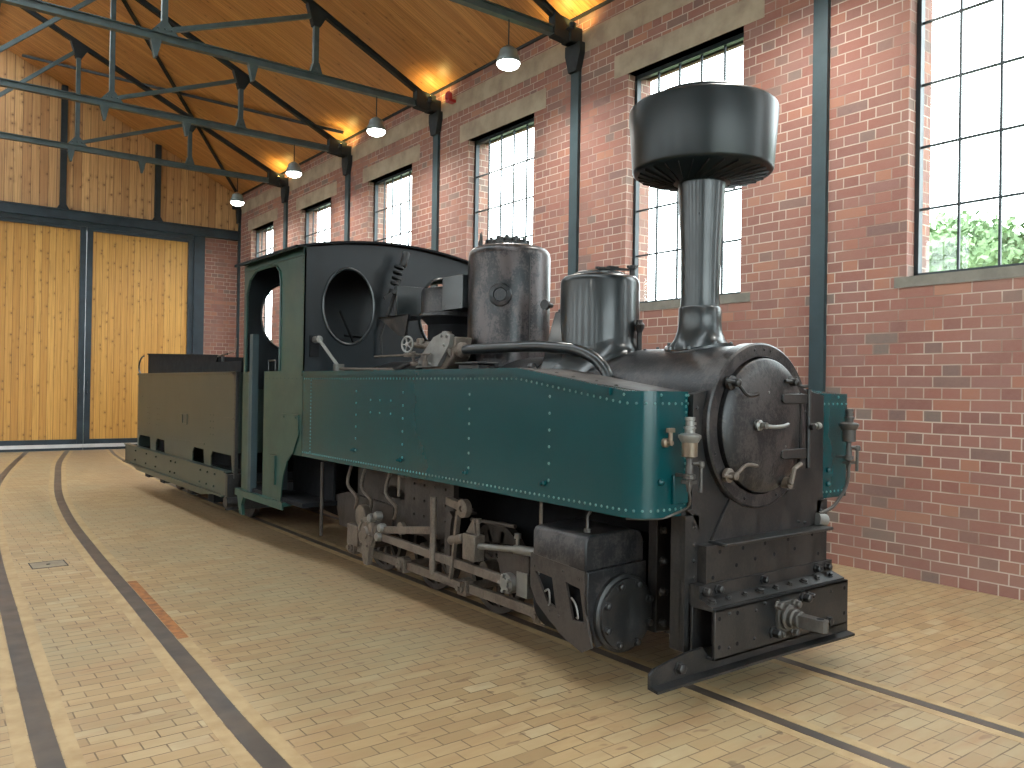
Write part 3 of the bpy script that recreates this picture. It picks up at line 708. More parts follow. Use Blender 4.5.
# small fittings on the near tank
for (y, z) in ((3.34, 1.0), (4.08, 0.99), (4.88, 1.0), (5.58, 1.02)):
    MB().lathe((2.75, y, z), (-1, 0, 0), [(0.016, 0), (0.016, 0.01), (0.008, 0.016), (0.008, 0.03), (0, 0.032)], 10).build('tank_stud', M['green'], TL)
MB().box((2.955, 2.62, 0.96), (3.06, 2.64, 1.10)).build('bracket_plate', M['green'], TL, bevel=0.004)
tp = MB().lathe((2.905, 2.64, 1.255), (0, -1, 0), [(0.022, 0), (0.022, 0.02), (0.012, 0.025), (0.012, 0.05)], 12)
tp.tube([(2.905, 2.60, 1.255), (2.905, 2.60, 1.31)], 0.010, 8).box((2.885, 2.59, 1.305), (2.925, 2.61, 1.325))
tp.build('washout_tap', M['brass'], TL)
MB().lathe((2.88, 2.64, 1.07), (0, -1, 0), [(0.018, 0), (0.018, 0.012), (0.01, 0.02), (0, 0.024)], 8).build('tank_stud', M['green'], TL)
for zz in (0.98, 1.06):
    MB().lathe((4.28, 2.64, zz), (0, -1, 0), [(0.018, 0), (0.018, 0.012), (0.01, 0.02), (0, 0.024)], 8).build('tank_stud', M['green'], TR)

# --- boiler, smokebox
b = MB().lathe((XC-0.03, 0, 1.33), 'y', [(0.415, 2.60), (0.415, 3.42)], 72, cap=True)
for k in range(-1, 13):
    a = math.radians(k*15+0)
    b.bolt((XC+0.413*math.cos(a), 2.68, 1.33+0.413*math.sin(a)), (math.cos(a), 0, math.sin(a)), 0.011, 0.014)
    b.bolt((XC+0.413*math.cos(a), 3.36, 1.33+0.413*math.sin(a)), (math.cos(a), 0, math.sin(a)), 0.011, 0.014)
b.build('smokebox', M['smokebox'], LOCO)
MB().lathe((XC, 0, 1.33), 'y', [(0.39, 3.40), (0.39, 6.56)], 72, cap=True).lathe((XC, 0, 1.33), 'y', [(0.396, 4.2), (0.396, 4.25)], 72).lathe((XC, 0, 1.33), 'y', [(0.396, 5.4), (0.396, 5.45)], 72).build('boiler_barrel', M['smokebox'], LOCO)
# front plate that fills the space between the tanks below the smokebox
fp = [(3.075, 1.485), (3.075, 0.93)]+arc(2.96, 0.78, 0.17, 60, -10, 6)+[(3.13, 0.755), (4.13, 0.755), (4.185, 0.93), (4.185, 1.485), (4.0, 1.52), (3.26, 1.52)]
MB().prism(fp, 'y', 2.61, 2.66).rivets((3.10, 2.61, 1.42), (3.10, 2.61, 0.97), 1, (0, -1, 0), 0.01).build('front_plate', M['black'], LOCO, bevel=0.004)
MB().box((3.07, 2.64, 1.475), (4.19, 3.6, 1.487)).box((3.07, 3.6, 1.52), (3.22, 6.5, 1.535)).box((4.04, 3.6, 1.52), (4.19, 6.5, 1.535)).build('deck_plate', M['black'], LOCO)
MB().prism([(3.20, 0.755), (4.06, 0.755), (3.90, 0.98), (3.36, 0.98)], 'y', 2.597, 2.625).bolt((3.93, 2.595, 0.80), (0, -1, 0), 0.008, 0.01).bolt((3.99, 2.595, 0.79), (0, -1, 0), 0.008, 0.01).build('saddle_plate', M['black'], LOCO, bevel=0.004)
# ring and door
rg_ = MB().lathe((XC-0.065, 2.60, 1.33), (0, -1, 0), [(0.425, -0.05), (0.425, 0.018), (0.415, 0.026), (0.355, 0.026), (0.352, 0.0)], 80)
for a in (80, 100, 88, 200, 250, 290, 335, 10, 40): rg_.rivet((XC-0.065+0.39*math.cos(math.radians(a)), 2.574, 1.33+0.39*math.sin(math.radians(a))), (0, -1, 0), 0.009)
rg_.build('smokebox_ring', M['smokebox'], LOCO)
DC = (XC-0.06, 2.57, 1.33)
dr = MB().lathe(DC, (0, -1, 0), [(0.345, -0.02), (0.345, 0.012), (0.335, 0.022), (0.28, 0.034), (0.2, 0.044), (0.1, 0.050), (0, 0.052)], 80).build('smokebox_door', M['smokebox'], LOCO)
for z in (1.47, 1.18):
    MB().prism([(3.66, z-0.016), (3.675, z-0.026), (3.85, z-0.028), (3.89, z-0.024), (3.89, z+0.024), (3.85, z+0.026), (3.675, z+0.024), (3.66, z+0.014)], 'y', 2.515, 2.55).build('hinge_strap', M['black'], dr, bevel=0.004)
MB().tube([(3.89, 2.515, 1.10), (3.89, 2.515, 1.52)], 0.012, 10).box((3.84, 2.53, 1.12), (3.855, 2.56, 1.50)).lathe((3.89, 2.5, 1.32), (0, -1, 0), [(0.018, 0), (0.018, 0.02), (0, 0.02)], 10).build('hinge_rod', M['black'], dr)
MB().tube([(3.89, 2.52, 1.325), (3.96, 2.50, 1.325)], 0.012, 10).lathe((3.96, 2.50, 1.325), (1, 0, 0), [(0, -0.02), (0.015, -0.014), (0.02, 0), (0.015, 0.014), (0, 0.02)], 12).build('hinge_knob', M['bright'], dr)
h = MB().lathe((3.485, 2.52, 1.335), (0, -1, 0), [(0.028, 0), (0.028, 0.02), (0.016, 0.028), (0.016, 0.06)], 14)
h.tube(smoothpath([(3.485, 2.475, 1.335), (3.53, 2.455, 1.328), (3.60, 2.445, 1.332), (3.65, 2.45, 1.340)], 5), [0.010]*15+[0.007], 10)
bmesh.ops.translate(h.bm, verts=h.bm.verts, vec=(-0.035, 0, 0))
h.build('door_handle', M['bright'], dr)
def dog(cx, cz, dx1, dz1, cap=True):
    m = MB().lathe((cx, 2.56, cz), (0, -1, 0), [(0.036, 0), (0.036, 0.02), (0.02, 0.026), (0.02, 0.06), (0.013, 0.065), (0, 0.066)], 12)
    m.tube(smoothpath([(cx-0.07*math.copysign(1, dx1), 2.525, cz+0.005), (cx, 2.515, cz), (cx+dx1*0.5, 2.50, cz+dz1), (cx+dx1, 2.485, cz+dz1*0.9)], 5), 0.0095, 8)
    return m.build('clamp_dog', M['gear'] if cz < 1.2 else M['black'], dr)
dog(3.28, 1.545, 0.13, -0.06); dog(3.27, 1.09, 0.14, 0.05); dog(3.76, 1.555, 0.07, -0.02)
MB().tube([(3.74, 2.52, 1.03), (3.69, 2.48, 1.04), (3.70, 2.47, 1.11), (3.77, 2.48, 1.13)], 0.013, 8).lathe((3.73, 2.56, 1.03), (0, -1, 0), [(0.03, 0), (0.03, 0.05), (0, 0.05)], 12).build('clamp_dog', M['gear'], dr)
MB().rivet((3.42, 2.535, 1.45), (0, -1, 0), 0.012).rivet((3.55, 2.525, 1.50), (0, -1, 0), 0.008).rivet((3.70, 2.525, 1.22), (0, -1, 0), 0.007).build('door_rivets', M['bright'], dr)

# --- chimney
CY = 3.045
ch = MB().lathe((XC, CY, 0), 'z', [(0.118, 1.93), (0.110, 1.97), (0.108, 2.05), (0.112, 2.3), (0.132, 2.66), (0.132, 2.70)], 48, cap=False)
ch.build('chimney', M['satin'], LOCO)
fl = MB(); n = 48; rings = []
for r_, z_ in ((0.112, 1.975), (0.119, 1.965), (0.118, 1.90), (0.124, 1.84), (0.142, 1.79), (0.172, 0.0), (0.195, 0.0), (0.195, -1)):
    rg2 = []
    for k in range(n):
        a = 2*PI*k/n; x = r_*math.cos(a); y = r_*math.sin(a)
        sz = 1.33+math.sqrt(0.418**2-x*x)
        z = z_ if z_ > 0.5 else (sz+0.018 if z_ == 0 else sz-0.01)
        rg2.append(fl.bm.verts.new((XC+x, CY+y, z)))
    rings.append(rg2)
for i in range(len(rings)-1):
    for k in range(n): fl.bm.faces.new((rings[i][k], rings[i][(k+1)%n], rings[i+1][(k+1)%n], rings[i+1][k]))
for k in range(8):
    a = math.radians(k*45+22); x = 0.18*math.cos(a); y = 0.18*math.sin(a); fl.bolt((XC+x, CY+y, 1.33+math.sqrt(0.418**2-x*x)+0.018), (0, 0, 1), 0.011, 0.014)
fl.build('chimney_base', M['satin'], LOCO)
cp = MB().lathe((XC, CY, 0), 'z', [(0.13, 2.67), (0.16, 2.68), (0.375, 2.725), (0.388, 2.735), (0.391, 2.745), (0.414, 3.065), (0.411, 3.085), (0.397, 3.098), (0.31, 3.112), (0.300, 3.120), (0.297, 3.145), (0.28, 3.155), (0.0, 3.17)], 96, cap=False).build('spark_arrester', M['gloss'], LOCO)
v = MB()
for k in range(28):
    a = 2*PI*k/28; c, s_ = math.cos(a), math.sin(a); c2, s2 = math.cos(a+0.35), math.sin(a+0.35)
    v.bar((XC+0.16*c, CY+0.16*s_, 2.676), (XC+0.36*c2, CY+0.36*s2, 2.718), 0.004, 0.012)
v.build('guide_vanes', M['black'], cp)

# --- domes
def saddle_ring(mb, cx, cy, r, rout, R, base=1.33, n=48):
    rings = []
    for q in range(6):
        t = q/5; rr = r+(rout-r)*(1-math.cos(t*PI/2)); lift = (rout-r)*(1-math.sin(t*PI/2))*1.2
        ring = []
        for k in range(n):
            a = 2*PI*k/n; x = rr*math.cos(a); y = rr*math.sin(a)
            ring.append(mb.bm.verts.new((cx+x, cy+y, base+math.sqrt(max(R*R-x*x, 0.0004))+lift+0.002)))
        rings.append(ring)
    for i in range(5):
        for k in range(n): mb.bm.faces.new((rings[i][k], rings[i][(k+1)%n], rings[i+1][(k+1)%n], rings[i+1][k]))
DY, DR_ = 4.85, 0.305
d = MB().lathe((XC, DY, 0), 'z', [(DR_, 1.58), (DR_, 2.46), (DR_-0.006, 2.495), (DR_-0.025, 2.52), (DR_-0.06, 2.535), (0.12, 2.545), (0, 2.548)], 72, cap=False)
for k in range(26): d.rivet((XC-DR_*math.cos(math.radians(85)), DY-DR_*math.sin(math.radians(85)), 1.82+k*0.025), (-math.cos(math.radians(85)), -math.sin(math.radians(85)), 0), 0.0055)
d = d.build('steam_dome', M['dome'], LOCO)
a = math.radians(180+85)
q = MB(); 
for k in range(1): q.bar((XC+DR_*math.cos(math.radians(262)), DY+DR_*math.sin(math.radians(262)), 1.72), (XC+DR_*math.cos(math.radians(262)), DY+DR_*math.sin(math.radians(262)), 2.44), 0.012, 0.006, ref=(0, 1, 0))
q.build('dome_seam', M['black'], d)
sv = MB().lathe((XC-0.02, DY, 2.54), 'z', [(0.17, 0), (0.17, 0.02), (0.13, 0.03), (0.13, 0.05), (0.06, 0.055), (0.05, 0.075), (0, 0.075)], 28)
for k in range(10):
    aa = 2*PI*k/10; sv.bolt((XC-0.02+0.15*math.cos(aa), DY+0.15*math.sin(aa), 2.558), (0, 0, 1), 0.016, 0.035)
for k in range(7): sv.bolt((XC-0.02+0.08*math.cos(k), DY+0.08*math.sin(k), 2.588), (0, 0, 1), 0.018, 0.03)
sv.build('valve_cover', M['black'], d)
MB().lathe((XC-0.17, DY+0.14, 2.54), 'z', [(0.015, 0), (0.015, 0.04), (0.006, 0.06), (0.004, 0.11), (0, 0.11)], 10).lathe((XC-0.22, DY+0.05, 2.54), 'z', [(0.01, 0), (0.008, 0.05), (0.003, 0.10), (0, 0.10)], 8).build('lifting_spike', M['black'], d)
MB().lathe((XC-0.225, DY-0.2, 2.16), (-0.75, -0.66, 0), [(0.075, -0.02), (0.085, 0.008), (0.08, 0.018), (0.05, 0.022), (0.045, 0.01), (0, 0.01)], 24).build('dome_boss', M['dome'], d)
SY, SR = 3.87, 0.255
d2 = MB().lathe((XC, SY, 0), 'z', [(SR, 1.60), (SR, 2.18), (SR-0.006, 2.205), (SR-0.022, 2.222), (SR-0.05, 2.23), (0, 2.24)], 72, cap=False)
saddle_ring(d2, XC, SY, SR, SR+0.09, 0.395)
d2 = d2.build('sand_dome', M['satin'], LOCO)
l = MB().lathe((XC-0.01, SY, 2.235), 'z', [(0.16, 0), (0.16, 0.012), (0.14, 0.022), (0.05, 0.035), (0, 0.036)], 36)
l.build('dome_lid', M['satin'], d2)
MB().bar((XC-0.13, SY-0.10, 2.265), (XC+0.10, SY-0.16, 2.268), 0.02, 0.014).bar((XC-0.05, SY-0.12, 2.275), (XC+0.02, SY-0.14, 2.275), 0.03, 0.014).lathe((XC+0.12, SY-0.17, 2.22), 'z', [(0.018, 0), (0.018, 0.05), (0.028, 0.055), (0.028, 0.075), (0, 0.08)], 10).bar((XC+0.08, SY-0.17, 2.285), (XC+0.16, SY-0.17, 2.295), 0.02, 0.016).build('lid_latch', M['black'], d2)
cw = MB().mesh([(3.36,4.15,1.60),(3.36,3.93,1.60),(3.62,3.98,1.74),(3.62,4.18,1.74),(3.42,4.07,2.0),(3.42,3.96,2.0),(3.55,3.98,2.02),(3.55,4.09,2.02)], [(0,1,2,3),(4,7,6,5),(0,4,5,1),(1,5,6,2),(2,6,7,3),(3,7,4,0)])
cw.lathe((3.47, 4.03, 2.0), 'z', [(0.045, 0), (0.045, 0.02), (0, 0.022)], 12)
cw.build('sand_box_cowl', M['satin'], LOCO, bevel=0.01)
MB().lathe((3.585, 4.30, 2.07), (-1, -0.3, 0), [(0.015, 0), (0.02, 0.06), (0.035, 0.065), (0.035, 0.09), (0, 0.09)], 10).build('lubricator_valve', M['black'], LOCO)
vv = MB().tube([(XC+0.09, 3.60, 1.70), (XC+0.09, 3.60, 1.86)], 0.016, 10).lathe((XC+0.09, 3.60, 1.86), 'z', [(0.016, 0), (0.03, 0.03), (0.034, 0.05), (0.02, 0.065), (0.02, 0.08), (0, 0.08)], 10).tube([(XC+0.07, 3.60, 1.92), (XC+0.05, 3.57, 1.90)], 0.01, 8)
vv.build('snifting_valve', M['black'], LOCO)

# --- steam pipe from the regulator casting into the tank top
pp = [(3.2, 4.80, 1.765), (3.2, 4.5, 1.768), (3.2, 4.0, 1.765), (3.2, 3.78, 1.75), (3.2, 3.60, 1.73), (3.2, 3.45, 1.68), (3.2, 3.36, 1.61), (3.2, 3.33, 1.54), (3.2, 3.33, 1.47)]
MB().tube(smoothpath(pp, 6), 0.034, 20).lathe((3.2, 3.33, 1.48), 'z', [(0.06, 0), (0.06, 0.012), (0, 0.012)], 18).build('steam_pipe', M['satin'], LOCO)
fc = MB().lathe((3.2, 4.80, 1.765), (0, 1, 0), [(0.036, -0.02), (0.055, 0.0), (0.055, 0.03), (0.045, 0.035), (0.05, 0.09), (0.07, 0.095), (0.07, 0.12), (0.04, 0.13)], 24)
fc.build('pipe_flange', M['gear'], LOCO)
# angled cast plate with bolts
cpm = MB(); A = [(5.30, 1.68), (5.33, 1.64), (5.02, 1.65), (4.87, 1.80), (4.85, 1.87), (4.93, 1.90), (5.08, 1.86), (5.24, 1.74)]
cpm.prism(A, 'x', 3.12, 3.155)
for y_, z_ in ((5.27, 1.67), (5.20, 1.665), (5.12, 1.67), (4.90, 1.86), (4.97, 1.865), (4.93, 1.80)): cpm.bolt((3.12, y_, z_), (-1, 0, 0), 0.011, 0.012)
cpm.build('regulator_casting', M['bright'], LOCO, bevel=0.004)
MB().prism([(5.0, 1.60), (4.86, 1.72), (4.84, 1.86), (5.05, 1.84), (5.25, 1.70), (5.25, 1.58)], 'x', 3.155, 3.30).build('regulator_body', M['gear'], LOCO, bevel=0.01)
MB().lathe((3.2, 5.02, 1.84), 'z', [(0.03, 0), (0.03, 0.05), (0.035, 0.055), (0.035, 0.065), (0, 0.068)], 12).build('regulator_cap', M['gear'], LOCO)
MB().box((3.12, 4.50, 1.50), (3.26, 4.74, 1.66)).box((3.10, 4.48, 1.66), (3.28, 4.76, 1.675)).build('lubricator_box', M['black'], LOCO, bevel=0.006)
MB().box((3.16, 3.84, 1.52), (3.28, 3.99, 1.56)).tube([(3.2, 4.02, 1.5), (3.2, 4.02, 1.60)], 0.012, 8).lathe((3.2, 4.02, 1.60), 'z', [(0.03, 0), (0.035, 0.04), (0.02, 0.06), (0, 0.06)], 8).build('clack_valve', M['black'], LOCO)
# hand wheel and valve
def handwheel(mb, c, axis, r, t):
    ax = Vector(axis).normalized(); ref = Vector((0, 0, 1)); a = ax.cross(ref).normalized(); b_ = ax.cross(a); c = Vector(c)
    pts = [c+(a*math.cos(2*PI*k/24)+b_*math.sin(2*PI*k/24))*r for k in range(25)]
    mb.tube(pts, t, 8, close=False)
    for k in range(5):
        aa = 2*PI*k/5; mb.bar(c, c+(a*math.cos(aa)+b_*math.sin(aa))*r, t*1.3, t)
    mb.lathe(c, ax, [(t*2.2, -t), (t*2.2, t), (0, t*1.3)], 10)
    return mb
hw = handwheel(MB(), (3.05, 5.33, 1.815), (-1, -0.25, 0), 0.058, 0.008).build('hand_wheel', M['bright'], LOCO)
MB().tube([(3.06, 5.33, 1.815), (3.14, 5.27, 1.812), (3.20, 5.15, 1.80)], [0.012, 0.03, 0.035], 12).lathe((3.12, 5.26, 1.82), 'z', [(0.03, 0), (0.03, 0.035), (0.02, 0.04), (0, 0.04)], 8).tube([(3.2, 5.15, 1.80), (3.22, 4.98, 1.80)], [0.045, 0.03], 12).build('steam_valve', M['gear'], LOCO)
MB().lathe((3.06, 5.24, 1.66), (-0.3, -0.2, 1), [(0.03, 0), (0.03, 0.02), (0.012, 0.03), (0.012, 0.07), (0.022, 0.075), (0.022, 0.10), (0, 0.10)], 12).lathe((3.08, 5.12, 1.65), 'z', [(0.02, 0), (0.025, 0.03), (0.012, 0.05), (0.012, 0.09), (0, 0.09)], 10).build('drain_cock', M['gear'], LOCO)
MB().tube([(3.05, 5.85, 1.735), (3.05, 5.0, 1.735)], 0.007, 8).box((3.035, 5.2, 1.722), (3.07, 5.36, 1.748)).build('regulator_rod', M['gear'], LOCO)
MB().tube(smoothpath([(3.25, 5.65, 1.52), (3.25, 5.4, 1.70), (3.3, 5.2, 1.76), (3.32, 5.0, 1.70)], 6), 0.025, 12).tube(smoothpath([(3.16, 5.9, 1.5), (3.16, 5.65, 1.64), (3.22, 5.3, 1.72)], 6), 0.02, 10).build('injector_pipe', M['smokebox'], LOCO)
# turret, pump drum, box and tray ahead of the cab
MB().lathe((3.62, 5.60, 0), 'z', [(0.0, 1.6), (0.20, 1.62), (0.20, 2.0), (0.26, 2.06)], 40).build('pump_stand', M['inner'], LOCO)
MB().lathe((3.62, 5.60, 0), 'z', [(0.27, 2.06), (0.275, 2.065), (0.275, 2.09), (0.255, 2.095), (0.255, 2.265), (0.245, 2.29), (0.20, 2.30), (0, 2.305)], 56).build('pump_drum', M['smokebox'], LOCO)
MB().box((3.33, 5.02, 2.085), (3.60, 5.30, 2.335)).rivets((3.33, 5.05, 2.12), (3.33, 5.27, 2.12), 2, (-1, 0, 0), 0.007).build('tool_box', M['satin'], LOCO, bevel=0.006)
MB().box((3.36, 6.06, 2.09), (3.75, 6.075, 2.35)).build('shield_plate', M['satin'], LOCO, bevel=0.003)
MB().prism([(6.27, 2.085), (5.76, 2.085), (5.82, 1.90), (5.92, 1.92)], 'x', 3.30, 3.32).box((3.30, 5.78, 2.075), (3.60, 6.27, 2.087)).build('coal_chute_tray', M['smokebox'], LOCO)

# --- cab
def arch(x): return 2.655+0.105*(1-((x-XC)/0.90)**2)
YC0, YC1 = 6.55, 8.04
top = [(2.75+i*(4.51-2.75)/24, arch(2.75+i*(4.51-2.75)/24)) for i in range(25)]
outer = [(2.75, 0.95), (4.51, 0.95)]+top[::-1]
for y, nm, mat in ((YC0, 'cab_front_sheet', M['cabblack']), (YC1-0.012, 'cab_rear_sheet', M['cabblack'])):
    holes = [circ(3.155, 2.19, 0.235, 48, 0.325), circ(2*XC-3.155, 2.19, 0.235, 48, 0.325)]
    if nm == 'cab_front_sheet': o2 = outer
    else:
        o2 = [(2.75, 1.45), (3.30, 1.45), (3.30, 0.95), (3.96, 0.95), (3.96, 1.45), (4.51, 1.45)]+top[::-1]
        holes.append([(3.42, 1.30), (3.84, 1.30), (3.84, 1.70), (3.42, 1.70)]) if False else None
        holes = [circ(3.155, 2.19, 0.235, 48, 0.325), circ(4.30, 2.19, 0.13, 48, 0.2)]
    p = MB().plate(o2, [h for h in holes if h], 'y', y, y+0.012).build(nm, mat, LOCO, smooth=False)
    for cx in ((3.155, 2*XC-3.155) if y == YC0 else (3.155,)):
        pts = [(cx+0.24*math.cos(2*PI*k/48), y-0.004, 2.19+0.33*math.sin(2*PI*k/48)) for k in range(49)]
        MB().tube(pts, 0.013, 8, close=False).build('spectacle_rim', M['satin'], p)
def cab_side(sg):
    def X(x): return x if sg < 0 else 2*XC-x
    zt = 2.66
    # upper opening y 7.07..7.95, z 1.66..2.60 with rounded top; lower door slot y 7.46..7.76
    outer = [(YC0, 1.0), (YC0, 0.90), (6.78, 0.90), (6.88, 0.83), (6.96, 0.70), (7.0, 0.56), (7.02, 0.46), (7.46, 0.46), (7.46, 1.62),
             (7.07, 1.62), (7.07, 2.42)]+[(7.07+0.14-0.14*math.cos(t), 2.42+0.16*math.sin(t)) for t in [k*PI/16 for k in range(1, 9)]]+\
            [(7.70+0.25*math.sin(t), 2.36+0.22*math.cos(t)) for t in [k*PI/16 for k in range(0, 9)]]+[(7.95, 1.62), (7.80, 1.62), (7.80, 0.46), (YC1, 0.46), (YC1, zt), (YC0, zt)]
    pl = MB().plate(outer, [], 'x', X(2.75), X(2.762))
    nx = (sg, 0, 0)
    for k in range(26): pl.rivet((X(2.75), YC0+0.035, 1.66+k*0.038), nx, 0.005)
    for k in range(10): pl.rivet((X(2.75), 6.6+k*0.09, 1.555), nx, 0.005)
    s = pl.build('cab_side_sheet', M['cabgreen'], LOCO, smooth=False)
    rim = [(7.07, 1.62), (7.07, 2.42), (7.10, 2.52), (7.20, 2.58), (7.45, 2.585), (7.70, 2.58), (7.86, 2.51), (7.94, 2.38), (7.95, 1.62)]
    MB().tube([(X(2.745), a, b_) for a, b_ in rim], 0.011, 8).build('doorway_beading', M['cabgreen'], s)
    MB().box((X(2.74), 7.75, 0.46), (X(2.80), 7.83, 1.98)).build('door_post', M['column'], s, smooth=False)
    MB().box((X(2.765), 7.48, 0.5), (X(3.0), 7.50, 1.62)).build('door_jamb', M['steel_dark'], s, smooth=False)
    MB().prism([(6.72, 0.905), (6.60, 1.08), (6.62, 1.245), (6.98, 1.245), (7.08, 0.98), (7.05, 0.905)], 'x', X(2.735), X(2.75)).rivet((X(2.735), 6.66, 1.22), nx, 0.012).rivet((X(2.735), 6.92, 1.22), nx, 0.012).build('tank_sight_cover', M['cabgreen'], s, smooth=False)
    MB().box((X(2.73), 7.12, 0.60), (X(2.75), 7.26, 0.86)).build('step_plate', M['cabgreen'], s, smooth=False)
    hn = MB().tube([(X(2.78), 7.25, 1.62), (X(2.78), 7.25, 1.72), (X(2.78), 7.42, 1.72), (X(2.78), 7.42, 1.62)], 0.010, 8); hn.build('grab_rail', M['satin'], s)
    return s
cab_side(-1); cab_side(1)
rf = MB(); N_ = 24
xs = [2.64+i*(4.62-2.64)/N_ for i in range(N_+1)]
vt = []
for y in (6.50, 8.02):
    for t in (0, 0.018):
        vt.append([rf.bm.verts.new((x, y, 2.665+0.105*(1-((x-XC)/0.90)**2)+t)) for x in xs])
for i in range(N_):
    rf.bm.faces.new((vt[0][i], vt[0][i+1], vt[2][i+1], vt[2][i])); rf.bm.faces.new((vt[1][i], vt[3][i], vt[3][i+1], vt[1][i+1]))
    rf.bm.faces.new((vt[0][i], vt[1][i], vt[1][i+1], vt[0][i+1])); rf.bm.faces.new((vt[2][i], vt[2][i+1], vt[3][i+1], vt[3][i]))
rf.bm.faces.new((vt[0][0], vt[2][0], vt[3][0], vt[1][0])); rf.bm.faces.new((vt[0][-1], vt[1][-1], vt[3][-1], vt[2][-1]))
rf.build('cab_roof', M['inner'], LOCO)
for sg in (-1, 1):
    X = (lambda x: x) if sg < 0 else (lambda x: 2*XC-x)
    MB().box((X(2.645), 6.50, 2.64), (X(2.66), 8.02, 2.665)).box((X(2.74), 6.56, 2.60), (X(2.79), 8.02, 2.67)).build('roof_gutter', M['cabgreen'], LOCO, smooth=False)
MB().box((2.76, YC0, 0.46), (4.50, YC1, 0.50)).build('cab_floor', M['inner'], LOCO, smooth=False)
for a_, b_, z_ in ((2.763, 2.775, 0.9), (4.485, 4.497, 0.9), (3.05, 3.07, 0.5), (4.19, 4.21, 0.5)): MB().box((a_, 6.57, z_), (b_, 7.46, 1.60)).build('cab_bulkhead', M['inner'], LOCO, smooth=False)
bh = MB().lathe((XC, 0, 1.33), 'y', [(0.43, 6.57), (0.43, 6.95), (0.40, 6.98), (0, 6.98)], 48)
bh.tube([(XC-0.2, 7.0, 1.9), (XC-0.3, 7.1, 2.2)], 0.012, 8).tube([(XC+0.3, 7.0, 1.6), (XC+0.25, 7.2, 1.95), (XC-0.2, 7.2, 1.98)], 0.012, 8).lathe((XC+0.05, 7.02, 2.05), (0, 1, 0), [(0.06, 0), (0.06, 0.03), (0, 0.03)], 20)
bh.build('backhead', M['inner'], LOCO)
# window support arm at the cab front
MB().bar((2.84, 6.44, 1.88), (2.98, 6.36, 1.66), 0.026, 0.026).lathe((2.84, 6.45, 1.885), (0, -1, 0), [(0.03, -0.08), (0.03, 0.02), (0, 0.02)], 12).box((2.95, 6.33, 1.612), (3.02, 6.40, 1.68)).build('reach_lever', M['bright'], LOCO, bevel=0.003)
MB().box((2.80, 6.535, 1.74), (2.88, 6.552, 1.92)).build('lever_slot', M['inner'], LOCO)
MB().tube([(2.98, 6.36, 1.64), (3.05, 5.9, 1.635), (3.08, 5.6, 1.63)], 0.012, 8).build('reversing_rod', M['gear'], LOCO)
# whistle on the cab front
wh = MB().tube([(3.50, 6.50, 2.04), (3.54, 6.42, 2.28), (3.58, 6.42, 2.42)], [0.016, 0.02, 0.02], 10)
for k in range(4): wh.lathe((3.54+0.012*k, 6.42, 2.36+0.05*k), (0.3, 0, 1), [(0.045, -0.008), (0.045, 0.008), (0, 0.01)], 14)
wh.lathe((3.61, 6.42, 2.52), (0.3, 0, 1), [(0.03, 0), (0.034, 0.01), (0.034, 0.13), (0.028, 0.14), (0, 0.145)], 16).lathe((3.53, 6.42, 2.28), (0.3, 0, 1), [(0.05, -0.02), (0.05, 0.02), (0, 0.02)], 10).bar((3.50, 6.40, 2.27), (3.42, 6.40, 2.22), 0.02, 0.03)
wh.tube([(3.50, 6.50, 2.06), (3.45, 6.5, 1.9), (3.46, 6.5, 1.72)], 0.010, 8)
bmesh.ops.translate(wh.bm, verts=wh.bm.verts, vec=(0.0, 0.0, 0.05))
wh.build('whistle', M['black'], LOCO)

# --- running board and cab step
MB().box((2.72, 6.90, 0.43), (2.80, 8.14, 0.465)).box((2.72, 6.9, 0.40), (2.735, 8.14, 0.43)).build('running_board', M['cabgreen'], LOCO, smooth=False)
MB().box((4.46, 6.90, 0.43), (4.54, 8.14, 0.465)).build('running_board', M['cabgreen'], LOCO, smooth=False)
MB().prism([(7.90, 0.43), (8.10, 0.43), (8.06, 0.32), (8.02, 0.22), (7.94, 0.22), (7.97, 0.32)], 'x', 2.73, 2.76).build('cab_step', M['cabgreen'], LOCO, smooth=False)

# --- frames, wheels
for x in (3.42, 3.84):
    MB().prism([(2.66, 0.30), (2.66, 0.95), (7.0, 0.95), (8.1, 0.55), (8.1, 0.30), (6.6, 0.22), (3.4, 0.22)], 'x', x-0.015, x+0.015).build('main_frame', M['inner'], LOCO, smooth=False)
MB().box((3.02, 3.0, 0.86), (4.24, 6.9, 0.905)).build('under_deck', M['inner'], LOCO, smooth=False)
MB().prism([(6.2, 0.90), (5.35, 0.90), (5.35, 0.40), (6.2, 0.40)], 'x', 3.10, 3.14).prism([(5.28, 0.86), (4.62, 0.86), (4.62, 0.52), (4.74, 0.45), (5.28, 0.42)], 'x', 3.02, 3.06).build('firebox_side', M['frame'], LOCO, smooth=False)
fb = MB()
for y_ in (4.72, 4.86, 5.0, 5.14):
    for z_ in (0.58, 0.69, 0.80): fb.bolt((3.02, y_, z_), (-1, 0, 0), 0.010, 0.010)
fb.build('frame_bolts', M['frame'], LOCO)
WY = [3.62, 4.40, 5.18, 5.96]; WR = 0.30; WZ = 0.304
